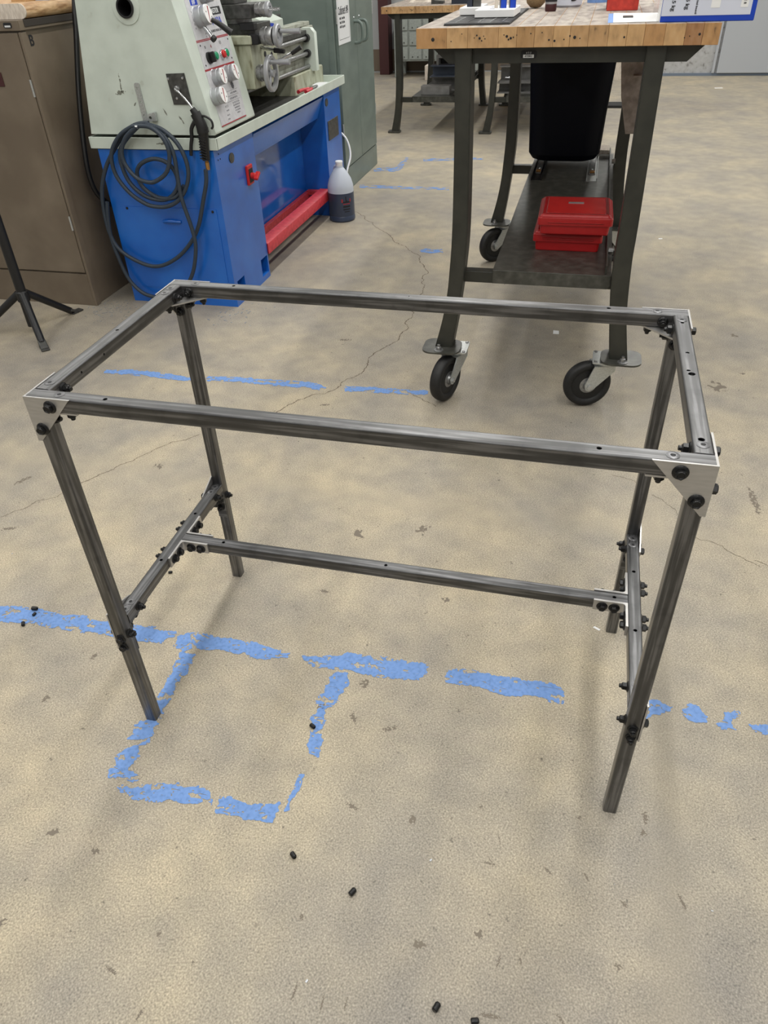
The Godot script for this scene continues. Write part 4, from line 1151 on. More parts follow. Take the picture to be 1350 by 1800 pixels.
	wpart(o, "mains_cable", MB.new().tube(curve([V(-1.38, 1.5, -2.66), V(-1.4, 1.21, -2.531), V(-1.4, 1.094, -2.484), V(-1.4, 0.912, -2.407), V(-1.4, 0.775, -2.36), V(-1.4, 0.631, -2.323), V(-1.4, 0.548, -2.318), V(-1.395, 0.483, -2.333), V(-1.38, 0.436, -2.369), V(-1.35, 0.4, -2.42), V(-1.285, 0.38, -2.47)], 5), 0.0115, 10).mesh(), M.black)
	# black scuffs on the cream end
	var sm := MB.new()
	var n1 := noise(60.0, 77, 3)
	for q in [[-1.11, 0.93, 0.045, 0.004, 1.5], [-1.117, 0.902, 0.024, 0.009, 0.2], [-0.86, 0.80, 0.02, 0.004, -1.0], [-0.95, 0.715, 0.04, 0.006, 0.1], [-0.93, 0.83, 0.02, 0.003, -1.1], [-1.06, 0.86, 0.012, 0.003, 0.8]]:
		var fl := MB.new()
		ragged(fl, Vector2(q[0] - 0.06, q[1] - 0.06), Vector2(q[0] + 0.06, q[1] + 0.06), 0.0025, 0.0, func(x, y):
			var u: float = ((x - q[0]) * cos(q[4]) + (y - q[1]) * sin(q[4])) / q[2]
			var w: float = (-(x - q[0]) * sin(q[4]) + (y - q[1]) * cos(q[4])) / q[3]
			return 0.7 - u * u - w * w + 1.4 * n1.get_noise_2d(x, y))
		for i in range(0, fl.v.size(), 3):
			var P := []
			for k in 3:
				P.append(V(fl.v[i + k].x, fl.v[i + k].z, -2.2715 if fl.v[i].z > 0.742 else -2.2595))
			sm.tri(P[0], P[1], P[2], Vector3.BACK, Vector3.BACK, Vector3.BACK)
	wpart(o, "grease_mark", sm.mesh(), M.grease).set_meta("kind", "stuff")
	# tools left in the tray
	var pl2 := thing("pliers", "pair of pliers with red grips lying in the lathe's chip tray", "pliers", V(-0.768, 0.70, -3.66))
	for s in [-1.0, 1.0]:
		part(pl2, "grip", MB.new().tube(curve([V(0.004 + s * 0.022, 0.032, 0.16), V(0.003 + s * 0.024, 0.03, 0.09), V(s * 0.008, 0.026, 0.01)], 5), 0.0095, 10).mesh(), M.red_paint)
	part(pl2, "jaw", MB.new().box(V(0, 0.026, -0.03), V(0.03, 0.012, 0.07), 0.004).box(V(0, 0.026, -0.085), V(0.016, 0.011, 0.05), 0.004).lathe([Vector2(0.011, 0.018), Vector2(0.011, 0.034), Vector2(0, 0.036)], at(V(0, 0, 0)), 14).mesh(), M.machined)
	one("cleaning_rag", MB.new().loft([[0, 0.1, 0.2, 0.04], [0.014, 0.1, 0.19, 0.04], [0.024, 0.07, 0.13, 0.03]], Vector3.ZERO).mesh(), M.paper, "crumpled whitish rag under the pliers in the chip tray", "rag", V(-0.778, 0.70, -3.86))

# ---------------------------------------------------------------- air hose and blow gun
func air_line() -> void:
	var o := thing("air_hose", "dark coiled air hose looped over a steel strap on the end of the lathe", "hose", V(-1.0, 0.787, -2.245))
	for line in hose_lines():
		var pts := []
		var zz: float = line[0]
		for k in range(0, line[1].size(), 2):
			pts.append(V(line[1][k], line[1][k + 1], zz))
		wpart(o, "hose_loop", MB.new().tube(curve(pts, 6), 0.0088, 12).mesh(), M.hose)
	wpart(o, "brass_fitting", MB.new().lathe([Vector2(0, 0), Vector2(0.009, 0), Vector2(0.009, 0.03), Vector2(0.007, 0.032), Vector2(0.007, 0.04), Vector2(0, 0.04)], at(V(-0.768, 0.615, -2.252)), 16).mesh(), M.brass)
	var g := thing("blow_gun", "black air blow gun with a chrome nozzle stuck in a steel plate on the lathe", "blow gun", V(-0.768, 0.65, -2.245))
	wpart(g, "nozzle", MB.new().tube(curve([V(-0.852, 0.918, -2.245), V(-0.83, 0.903, -2.24), V(-0.80, 0.868, -2.24), V(-0.778, 0.836, -2.24)], 5), 0.0042, 10).mesh(), M.chrome)
	wpart(g, "body", MB.new().tube([V(-0.788, 0.848, -2.24), V(-0.772, 0.822, -2.24)], 0.012, 14, 0.016).tube(curve([V(-0.778, 0.832, -2.24), V(-0.76, 0.79, -2.24), V(-0.756, 0.76, -2.24)], 4), 0.021, 14, 0.025).mesh(), M.black)
	wpart(g, "grip", MB.new().tube(curve([V(-0.754, 0.78, -2.24), V(-0.762, 0.72, -2.244), V(-0.768, 0.654, -2.25)], 4), 0.0225, 14, 0.0165).mesh(), M.black)
	for k in 9:
		wpart(g, "grip_rib", MB.new().box(V(-0.759 - k * 0.0011, 0.745 - k * 0.0105, -2.225), V(0.03, 0.004, 0.008), 0.001, Basis(Vector3.BACK, -0.35)).mesh(), M.black)
	wpart(g, "trigger", MB.new().tube(curve([V(-0.782, 0.806, -2.24), V(-0.806, 0.775, -2.24), V(-0.812, 0.74, -2.24), V(-0.822, 0.71, -2.24), V(-0.83, 0.672, -2.24)], 5), 0.0085, 10, 0.007).mesh(), M.black)
	wpart(g, "hanger_hook", MB.new().tube(curve([V(-0.765, 0.822, -2.24), V(-0.735, 0.82, -2.24), V(-0.712, 0.806, -2.24), V(-0.708, 0.785, -2.24), V(-0.716, 0.775, -2.24)], 5), 0.0045, 10).mesh(), M.black)

# ---------------------------------------------------------------- cabinets
func green_cabinet() -> void:
	var o := thing("storage_cabinet", "tall grey green steel cabinet with two doors and a printed sheet, behind the lathe", "cabinet", V(-1.06, 0, -4.77))
	wpart(o, "body", MB.new().span(V(-1.32, 0.0, -5.2), V(-0.822, 2.0, -4.33), 0.004).mesh(), M.greencab)
	wpart(o, "kick_plate", MB.new().span(V(-0.83, 0.0, -5.198), V(-0.806, 0.143, -4.332), 0.002).mesh(), M.greencab)
	for k in 2:
		var za := -4.352 - k * 0.418
		var d := wpart(o, "door", MB.new().span(V(-0.822, 0.15, za - 0.412), V(-0.8, 1.985, za), 0.003).mesh(), M.greencab)
		var hz := -4.715 if k == 0 else -4.84
		part(d, "handle", MB.new().tube(curve([V(-0.8, 0.968, hz), V(-0.765, 0.966, hz), V(-0.748, 0.945, hz), V(-0.744, 0.9, hz), V(-0.752, 0.862, hz), V(-0.778, 0.85, hz), V(-0.8, 0.85, hz)], 5), 0.0095, 12).mesh(), M.greencab)
		part(d, "handle_screw", MB.new().lathe([Vector2(0.006, 0), Vector2(0.005, 0.004), Vector2(0, 0.005)], Transform3D(along(V(1, 0, 0)), V(-0.8, 0.99, hz)), 10).mesh(), M.chrome)
		for y in [0.35, 0.98, 1.7]:
			part(d, "hinge", MB.new().tube([V(-0.803, y, za + (0.006 if k == 0 else -0.418)), V(-0.803, y + 0.075, za + (0.006 if k == 0 else -0.418))], 0.006, 8).mesh(), M.zinc)
	wpart(o, "side_seam", MB.new().span(V(-0.862, 0.0, -4.331), V(-0.858, 2.0, -4.327), 0.001).mesh(), M.greencab)
	var s := one("paper_sheet", MB.new().span(V(0, 0, -0.265), V(0.0015, 0.29, 0)).mesh(), M.paper, "white printed sheet naming the cabinet, taped to the grey green cabinet door", "paper", V(-0.799, 0.868, -4.345))
	var face := Basis(V(0, 0, -1), V(0, 1, 0), V(1, 0, 0))
	part(s, "printed_title", lettering("Cabinet #9", 0.03, true), M.ink, Transform3D(face.scaled_local(V(1.0, 1.35, 1)), V(0.0018, 0.175, -0.128)))
	for k in 3:
		part(s, "printed_row", lettering(["bolt / nut bin", "bolt / bit bin", "drill & tap set"][k], 0.013, true), M.ink, Transform3D(face, V(0.0018, 0.137 - k * 0.022, -0.098)))
	for y in [0.025, 0.272]:
		part(s, "printed_line", MB.new().span(V(0.0016, y, -0.245), V(0.0019, y + 0.0018, -0.02)).mesh(), M.ink)
	for z in [-0.245, -0.022]:
		part(s, "printed_line", MB.new().span(V(0.0016, 0.025, z), V(0.0019, 0.272, z + 0.0014)).mesh(), M.ink_soft)

func tan_cabinet() -> void:
	var o := thing("base_cabinet", "tan steel base cabinet under a thick wooden top, at the left edge", "cabinet", V(-1.9, 0, -2.9))
	var x1 := -1.44; var z1 := -2.17
	wpart(o, "body", MB.new().span(V(-2.5, 0.0, -3.6), V(x1 - 0.008, 1.165, z1 - 0.012), 0.003).mesh(), M.tan)
	wpart(o, "corner_post", MB.new().span(V(x1 - 0.014, 0.0, z1 - 0.038), V(x1, 1.125, z1), 0.003).mesh(), M.tan)
	wpart(o, "header", MB.new().span(V(-2.5, 1.13, z1 - 0.02), V(x1, 1.165, z1 + 0.003), 0.002).span(V(x1 - 0.02, 1.13, -3.6), V(x1 + 0.004, 1.165, z1), 0.002).mesh(), M.tan)
	var d := wpart(o, "door", MB.new().span(V(-2.1, 0.163, z1 - 0.014), V(x1 - 0.016, 1.123, z1 + 0.002), 0.002).mesh(), M.tan)
	for y in [0.9, 0.36]:
		part(d, "hinge", MB.new().tube([V(x1 - 0.016, y, z1 + 0.002), V(x1 - 0.016, y + 0.062, z1 + 0.002)], 0.0045, 8).mesh(), M.zinc)
	part(d, "latch_plate", MB.new().span(V(-1.68, 0.938, z1 + 0.002), V(-1.583, 0.99, z1 + 0.006), 0.002).mesh(), M.maroon)
	wpart(o, "kick_panel", MB.new().span(V(-2.5, 0.0, z1 - 0.014), V(x1 - 0.014, 0.155, z1 - 0.003), 0.002).mesh(), M.tan)
	wpart(o, "dark_rail", MB.new().span(V(x1 - 0.002, 1.14, -2.9), V(x1 + 0.007, 1.165, z1 - 0.03), 0.002).mesh(), M.tan_dark)
	part(o, "painted_letter", lettering("B", 0.038, true), M.ink, Transform3D(Basis(V(0, 0, -1), V(0, 1, 0), V(1, 0, 0)), V(x1 - 0.0072, 1.092, -2.235) - o.position))
	var tg := wpart(o, "inventory_tag", MB.new().prism(rrect(0.036, 0.018, 0.005, 3), 0.002, at(V(-1.487, 1.149, z1 + 0.003))).mesh(), M.ink)
	part(tg, "tag_strip", MB.new().box(V(-1.487, 1.146, z1 + 0.0052), V(0.026, 0.006, 0.0008)).mesh(), M.paper)
	# the wooden top has a rounded long edge
	var prof := PackedVector2Array([Vector2(-2.5, 1.166), Vector2(-1.45, 1.166)])
	for k in 9:
		prof.append(Vector2(-1.448, 1.1915) + Vector2.from_angle(-PI / 2 + PI * k / 8) * 0.0255)
	prof.append(Vector2(-2.5, 1.217))
	wpart(o, "wooden_top", MB.new().prism(prof, 1.4, at(V(0, 0, -3.62)), 40.0).mesh(), M.maple)
	wpart(o, "top_end", MB.new().prism(prof, 0.008, at(V(0, 0, -2.222)), 40.0).mesh(), M.palewood)
	one("wooden_block", MB.new().loft([[0, 0.07, 0.08, 0.004], [0.1, 0.07, 0.08, 0.004]], Vector3.ZERO).mesh(), M.endgrain2, "yellowish wooden block on the wooden top at the left edge", "block", V(-1.55, 1.217, -2.4))
	one("cardboard_carton", MB.new().loft([[0, 0.06, 0.06, 0.003], [0.09, 0.06, 0.06, 0.003]], Vector3.ZERO).mesh(), M.boxlabel, "pale lilac carton beside the wooden block on the wooden top", "carton", V(-1.475, 1.217, -2.44))

func roller_stand() -> void:
	var o := thing("tripod_stand", "black steel tripod stand with flattened feet in front of the tan cabinet", "stand", V(-1.57, 0, -1.85))
	var p := V(-1.57, 0.0, -1.85)
	wpart(o, "post", MB.new().tube([p + V(0, 0.028, 0), p + V(0, 1.02, 0)], 0.021, 16).mesh(), M.black)
	wpart(o, "collar", MB.new().lathe([Vector2(0.021, 0.14), Vector2(0.027, 0.145), Vector2(0.027, 0.185), Vector2(0.021, 0.19)], at(p), 18).mesh(), M.black)
	wpart(o, "roller", MB.new().tube([p + V(-0.15, 1.04, 0), p + V(0.15, 1.04, 0)], 0.022, 16).mesh(), M.machined)
	for f in [V(-1.404, 0.0, -1.685), V(-1.503, 0.0, -2.085), V(-1.83, 0.0, -1.80)]:
		var d: Vector3 = (f - p).normalized()
		var a: Vector3 = p + V(0, 0.175, 0) + d * 0.018
		var b: Vector3 = f + V(0, 0.018, 0) - d * 0.03
		var l := wpart(o, "leg", MB.new().tube([a, a.lerp(b, 0.5), b], 0.0165, 14, 0.0155).mesh(), M.black)
		part(l, "foot", MB.new().box(f + V(0, 0.005, 0) + d * 0.0, V(0.036, 0.006, 0.062), 0.002, Basis(Vector3.UP, atan2(d.x, d.z))).box(b.lerp(f, 0.45) + V(0, 0.004, 0), V(0.034, 0.014, 0.05), 0.004, Basis(Vector3.UP, atan2(d.x, d.z)) * Basis(Vector3.RIGHT, 0.5)).mesh(), M.oily)

func jug() -> void:
	var o := thing("plastic_jug", "white plastic gallon jug half full of dark liquid, beside the lathe's far foot", "jug", V(-0.652, 0, -3.725))
	o.scale = V(0.9, 0.98, 0.9)
	var body := [Vector2(0.083, 0.0), Vector2(0.089, 0.008), Vector2(0.089, 0.03), Vector2(0.0865, 0.034), Vector2(0.088, 0.04), Vector2(0.088, 0.19), Vector2(0.086, 0.21), Vector2(0.074, 0.245), Vector2(0.055, 0.275), Vector2(0.037, 0.298), Vector2(0.026, 0.308), Vector2(0.024, 0.318)]
	part(o, "body", MB.new().lathe(body, Transform3D(), 40).mesh(), M.milky)
	var inn := []
	for q in body:
		if q.y < 0.17: inn.append(Vector2(q.x + 0.0004, q.y))
	inn.push_front(Vector2(0, 0.0))
	inn.append_array([Vector2(0.0884, 0.17), Vector2(0.087, 0.1705), Vector2(0, 0.1705)])
	part(o, "filled_part", MB.new().lathe(inn, Transform3D(), 40).mesh(), M.liquid).set_meta("label", "lower half, filled with dark blue liquid")
	part(o, "cap", MB.new().lathe([Vector2(0.0225, 0.312), Vector2(0.0235, 0.314), Vector2(0.0235, 0.334), Vector2(0.025, 0.336), Vector2(0.025, 0.342), Vector2(0.023, 0.345), Vector2(0, 0.345)], Transform3D(), 28).mesh(), M.white)
	part(o, "handle", MB.new().tube(curve([V(-0.02, 0.3, -0.03), V(-0.045, 0.3, -0.06), V(-0.062, 0.265, -0.075), V(-0.06, 0.22, -0.068)], 5), 0.011, 12).mesh(), M.milky_thick)
	# curved print on the side that faces the camera
	var lab := func(a0: float, a1: float, y0: float, y1: float) -> Mesh:
		var m := MB.new()
		for k in 8:
			var p := lerpf(a0, a1, k / 8.0); var q := lerpf(a0, a1, (k + 1) / 8.0)
			var r := 0.0889
			m.quad(V(sin(p) * r, y0, cos(p) * r), V(sin(q) * r, y0, cos(q) * r), V(sin(q) * r, y1, cos(q) * r), V(sin(p) * r, y1, cos(p) * r), V(sin((p + q) / 2), 0, cos((p + q) / 2)))
		return m.mesh()
	for q in [[0.35, 1.05, 0.117, 0.125, "ink"], [0.42, 1.0, 0.108, 0.113, "ink_red"], [0.3, 0.42, 0.12, 0.14, "ink_red"], [0.98, 1.08, 0.12, 0.14, "ink_red"], [0.62, 0.7, 0.122, 0.155, "ink"], [0.7, 0.78, 0.12, 0.132, "ink"], [0.42, 1.0, 0.09, 0.1, "ink"], [0.42, 1.0, 0.075, 0.082, "ink"], [0.5, 0.95, 0.062, 0.067, "ink"]]:
		part(o, "printed_mark", lab.call(q[0], q[1], q[2], q[3]), M[q[4]])
	var h := thing("drain_tube", "thin white plastic tube that droops from the lathe into the jug", "tube", V(-0.72, 0.0, -4.12))
	wpart(h, "tube_run", MB.new().tube(curve([V(-0.80, 0.42, -4.16), V(-0.76, 0.415, -4.14), V(-0.715, 0.37, -4.13), V(-0.69, 0.29, -4.1), V(-0.70, 0.2, -4.03), V(-0.705, 0.06, -3.99), V(-0.71, 0.008, -3.97)], 6), 0.006, 10).mesh(), M.white)

# ---------------------------------------------------------------- on and under the rolling workbench
func bench_things() -> void:
	var y := 1.156
	var o := thing("ribbed_mat", "black ribbed rubber mat under the white blocks on the rolling workbench", "mat", V(0.45, y, -1.81))
	part(o, "sheet", MB.new().span(V(-0.094, 0, -0.42), V(0.094, 0.0035, 0.175), 0.0012).mesh(), M.rubber)
	for k in 22:
		part(o, "rib", MB.new().box(V(0, 0.0042, 0.165 - k * 0.026), V(0.186, 0.003, 0.014), 0.001).mesh(), M.black)
	for k in 5:
		part(o, "steel_edge", MB.new().box(V(-0.062 + k * 0.033, 0.0062, 0.06), V(0.0016, 0.0012, 0.19)).mesh(), M.machined)
	o = thing("white_block", "white plastic block with slots at the front of the black ribbed mat", "block", V(0.479, y + 0.0065, -1.87), "white holder blocks on the ribbed mat")
	part(o, "body", MB.new().span(V(-0.059, 0, -0.12), V(0.059, 0.02, 0.07), 0.002).mesh(), M.white)
	for q in [V(-0.01, 0.02, 0.045), V(-0.015, 0.02, -0.03), V(0.048, 0.02, -0.06)]:
		part(o, "slot", MB.new().box(q, V(0.014, 0.001, 0.012)).mesh(), M.ink_soft)
	o = thing("white_block", "white plastic block at the left rear of the black ribbed mat", "block", V(0.392, y + 0.0065, -1.965), "white holder blocks on the ribbed mat")
	part(o, "body", MB.new().span(V(-0.037, 0, -0.14), V(0.026, 0.02, 0.05), 0.002).mesh(), M.white)
	one("steel_post", MB.new().prism(rrect(0.017, 0.03, 0.002, 2), 0.16, Transform3D(Basis(V(1, 0, 0), V(0, 0, -1), V(0, 1, 0)), Vector3.ZERO)).mesh(), M.darkblue, "dark blue square post standing in the left white block", "post", V(0.382, y + 0.0265, -1.96))
	one("grey_post", MB.new().prism(rrect(0.022, 0.03, 0.002, 2), 0.15, Transform3D(Basis(V(1, 0, 0), V(0, 0, -1), V(0, 1, 0)), Vector3.ZERO)).mesh(), M.oily, "grey metal post beside the dark blue post in the white block", "post", V(0.404, y + 0.0265, -1.96))
	for k in 2:
		var h := thing("caliper_handle", ["left blue flat tool handle upright in the front white block", "right blue flat tool handle upright in the front white block"][k], "tool", V(0.499 + k * 0.028, y + 0.0265, -1.86), "blue tool handles in the white block")
		part(h, "grip", MB.new().prism(rrect(0.017, 0.012, 0.003, 3), 0.15, Transform3D(Basis(V(1, 0, 0), V(0, 0, -1), V(0, 1, 0)), Vector3.ZERO)).mesh(), M.bluebox)
		part(h, "blade", MB.new().box(V(-0.011, 0.075, -0.002), V(0.004, 0.15, 0.008), 0.001).mesh(), M.machined)
	one("tan_ruler", MB.new().box(V(0, 0.08, 0), V(0.011, 0.16, 0.004), 0.001).mesh(), M.palewood, "cream flat ruler upright in the front white block, left of the blue handles", "ruler", V(0.476, y + 0.0265, -1.865))
	o = thing("glue_bottle", "white bottle with black label and dark red base behind the mat", "bottle", V(0.624, y, -2.11))
	part(o, "base", MB.new().lathe([Vector2(0, 0), Vector2(0.017, 0), Vector2(0.0185, 0.004), Vector2(0.0185, 0.018), Vector2(0.018, 0.02)], Transform3D(), 24).mesh(), M.maroon)
	part(o, "body", MB.new().lathe([Vector2(0.018, 0.02), Vector2(0.0187, 0.024), Vector2(0.0187, 0.1), Vector2(0.01, 0.115), Vector2(0, 0.115)], Transform3D(), 24).mesh(), M.satin)
	part(o, "label_band", MB.new().lathe([Vector2(0.019, 0.026), Vector2(0.019, 0.042)], Transform3D(), 24).mesh(), M.ink)
	o = thing("mug", "white round mug with dark lettering behind the bottle on the rolling workbench", "mug", V(0.67, y, -2.31))
	part(o, "body", MB.new().lathe([Vector2(0, 0), Vector2(0.04, 0), Vector2(0.046, 0.006), Vector2(0.048, 0.1), Vector2(0.044, 0.1), Vector2(0.042, 0.012), Vector2(0, 0.012)], Transform3D(), 32).mesh(), M.boxlabel)
	part(o, "letter", lettering("D", 0.03, true), M.ink, Transform3D(Basis(V(0.9, 0, -0.42), V(0, 1, 0), V(0.42, 0, 0.9)), V(0.021, 0.032, 0.0425)))
	one("twine_ball", MB.new().lathe([Vector2(0, 0), Vector2(0.018, 0.003), Vector2(0.031, 0.016), Vector2(0.034, 0.032), Vector2(0.028, 0.052), Vector2(0.014, 0.062), Vector2(0, 0.063)], Transform3D(), 20, 60.0).mesh(), M.twine, "brown ball of twine left of the bottle on the rolling workbench", "twine", V(0.562, y, -2.27))
	one("blue_tape_roll", MB.new().lathe([Vector2(0.026, 0), Vector2(0.036, 0), Vector2(0.036, 0.05), Vector2(0.026, 0.05), Vector2(0.026, 0)], Transform3D(), 28).mesh(), M.tape, "roll of blue tape behind the mug on the rolling workbench", "tape roll", V(0.765, y, -2.5))
	o = thing("red_carton", "orange red carton standing behind the white card on the rolling workbench", "carton", V(0.849, y, -2.13))
	part(o, "body", MB.new().span(V(-0.048, 0, -0.08), V(0.048, 0.12, 0.07), 0.002).mesh(), M.redbox)
	part(o, "flap", MB.new().span(V(-0.0495, 0.004, -0.08), V(-0.048, 0.12, 0.068)).mesh(), M.maroon)
	o = thing("white_card", "white card with a dark chip, taped with blue tape on the rolling workbench", "card", V(0.882, y, -1.775))
	part(o, "sheet", MB.new().prism(PackedVector2Array([Vector2(-0.058, -0.155), Vector2(0.066, -0.15), Vector2(0.066, 0.14), Vector2(-0.058, 0.17)]), 0.0012, Transform3D(Basis(V(1, 0, 0), V(0, 0, -1), V(0, 1, 0)), V(0, 0.0006, 0))).mesh(), M.white)
	part(o, "tape_piece", MB.new().span(V(-0.072, 0, -0.17), V(-0.052, 0.0006, 0.15)).mesh(), M.tape)
	part(o, "chip", MB.new().box(V(-0.018, 0.0035, 0.0), V(0.028, 0.004, 0.035), 0.001).mesh(), M.oily)
	o = thing("boxed_goods", "blue bordered carton with a white label face, overhanging the bench corner", "carton", V(1.057, y, -1.735))
	part(o, "body", MB.new().span(V(-0.114, 0.0, -0.16), V(0.118, 0.24, 0.13), 0.002).mesh(), M.bluebox)
	part(o, "front_label", MB.new().span(V(-0.113, 0.014, 0.13), V(0.106, 0.235, 0.1308)).mesh(), M.boxlabel)
	part(o, "white_side", MB.new().span(V(-0.1155, 0.0, -0.158), V(-0.114, 0.238, 0.128)).mesh(), M.white)
	part(o, "clear_film", MB.new().span(V(-0.122, 0.0, -0.15), V(-0.118, 0.238, 0.125), 0.001).mesh(), M.clear)
	var tl := Basis(Vector3.BACK, -PI / 2)
	for q in [["W.:5.5 kg", -0.086, 0.05, 0.0088], ["W.:5 kg", -0.052, 0.048, 0.0088], ["Made in 100% recycled board", -0.028, 0.062, 0.0045], ["SIZE:", 0.002, 0.062, 0.0075]]:
		part(o, "printed_row", lettering(q[0], q[3], true), M.ink, Transform3D(tl, V(q[1], q[2], 0.1312)))
	for q in [[0.018, 0.03, 0.022], [0.052, 0.03, 0.022], [0.088, 0.03, 0.018]]:
		if q[0] > 0.04 and q[0] < 0.06: continue
		part(o, "sticker", MB.new().span(V(q[0] - q[2] / 2, q[1], 0.1308), V(q[0] + q[2] / 2, 0.1, 0.1314)).mesh(), M.white)
	part(o, "printed_row", lettering("1", 0.01, true), M.ink, Transform3D(tl, V(0.02, 0.05, 0.1316)))
	part(o, "printed_row", lettering("DATE 8", 0.006, true), M.ink, Transform3D(tl, V(0.088, 0.05, 0.1316)))

func red_case(label: String, p: Vector3, turn: float, w: float, d: float, h: float) -> Node3D:
	var o := thing("tool_case", label, "case", p, "red plastic cases stacked on the shelf")
	o.rotation.y = turn
	part(o, "base", MB.new().loft([[0.0, w - 0.026, d - 0.02, 0.008], [0.003, w - 0.022, d - 0.016, 0.009], [h * 0.46, w - 0.016, d - 0.012, 0.01], [h * 0.47, w, d, 0.012], [h * 0.5, w, d, 0.012]], Vector3.ZERO).mesh(), M.redcase)
	part(o, "lid", MB.new().loft([[h * 0.505, w, d, 0.012], [h * 0.8, w, d, 0.012], [h * 0.84, w - 0.004, d - 0.004, 0.012], [h * 0.86, w - 0.012, d - 0.012, 0.012], [h * 0.94, w - 0.02, d - 0.02, 0.01], [h * 0.97, w - 0.03, d - 0.03, 0.01], [h * 0.965, w - 0.05, d - 0.05, 0.008], [h * 0.985, w - 0.056, d - 0.056, 0.008]], Vector3.ZERO).mesh(), M.redcase)
	part(o, "front_lip", MB.new().span(V(-w * 0.36, h * 0.6, d / 2), V(w * 0.38, h * 0.66, d / 2 + 0.004), 0.0015).mesh(), M.redcase)
	return o

func shelf_things() -> void:
	var o := red_case("lower red plastic tool case, lying on the shelf of the rolling workbench", V(0.765, 0.465, -1.975), 0.0, 0.238, 0.25, 0.07)
	o = red_case("upper red plastic tool case with a silver sticker, topmost of the two", V(0.782, 0.5342, -1.935), 0.02, 0.25, 0.25, 0.068)
	part(o, "sticker", MB.new().span(V(-0.028, 0.0665, -0.035), V(0.025, 0.068, -0.017)).mesh(), M.satin)
	part(o, "recess", MB.new().span(V(-0.04, 0.0662, -0.045), V(0.055, 0.0668, 0.0)).mesh(), M.redcase)
	o = thing("waste_bin", "tall black plastic bin standing on the shelf under the rolling workbench", "bin", V(0.682, 0.499, -3.2))
	part(o, "body", MB.new().loft([[0.0, 0.26, 0.26, 0.06], [0.006, 0.3, 0.29, 0.075], [0.03, 0.335, 0.32, 0.085], [0.2, 0.35, 0.335, 0.08], [0.54, 0.395, 0.38, 0.07]], Vector3.ZERO, 6).mesh(), M.bin)
	part(o, "rim", MB.new().loft([[0.52, 0.415, 0.4, 0.075], [0.548, 0.418, 0.403, 0.076], [0.55, 0.41, 0.395, 0.074]], Vector3.ZERO, 6).mesh(), M.bin)
	for k in 2:
		o = thing("drawer_slide", ["dark ball bearing drawer slide on the shelf, left under the black bin", "bright zinc drawer slide on the shelf, right under the black bin"][k], "drawer slide", V(0.578 if k == 0 else 0.826, 0.465, -3.1), "drawer slides under the black bin")
		var m: Material = M.black if k == 0 else M.zinc
		part(o, "outer_rail", MB.new().span(V(-0.024, 0, -0.28), V(0.024, 0.002, 0.26)).span(V(-0.024, 0, -0.28), V(-0.021, 0.014, 0.26)).span(V(0.021, 0, -0.28), V(0.024, 0.014, 0.26)).mesh(), m)
		part(o, "inner_rail", MB.new().span(V(-0.013, 0.004, -0.28), V(0.013, 0.007, 0.15)).span(V(-0.013, 0.004, -0.28), V(-0.011, 0.013, 0.15)).span(V(0.011, 0.004, -0.28), V(0.013, 0.013, 0.15)).mesh(), M.machined)
		part(o, "stop_clip", MB.new().box(V(0, 0.011, 0.12), V(0.022, 0.005, 0.03), 0.001).mesh(), M.brass)
		part(o, "rail_screw", MB.new().lathe([Vector2(0.005, 0.007), Vector2(0.004, 0.01), Vector2(0, 0.01)], at(V(0, 0, 0.06)), 10).mesh(), M.chrome)
	one("wood_offcut", MB.new().span(V(-0.032, 0, -0.06), V(0.03, 0.02, 0.06), 0.002).mesh(), M.palewood, "pale wooden offcut lying right of the black bin on the shelf", "offcut", V(0.868, 0.48, -3.38))

# ---------------------------------------------------------------- far end of the hall
func channel(l: float, w: float, h: float, t := 0.008) -> Mesh:   # steel channel lying along x, open upward toward +z
	return MB.new().prism(PackedVector2Array([Vector2(0, 0), Vector2(w, 0), Vector2(w, t), Vector2(t, t), Vector2(t, h - t), Vector2(w, h - t), Vector2(w, h), Vector2(0, h)]), l, Transform3D(Basis(V(0, 0, 1), V(0, 1, 0), V(1, 0, 0)), V(-l / 2, 0, 0))).mesh()

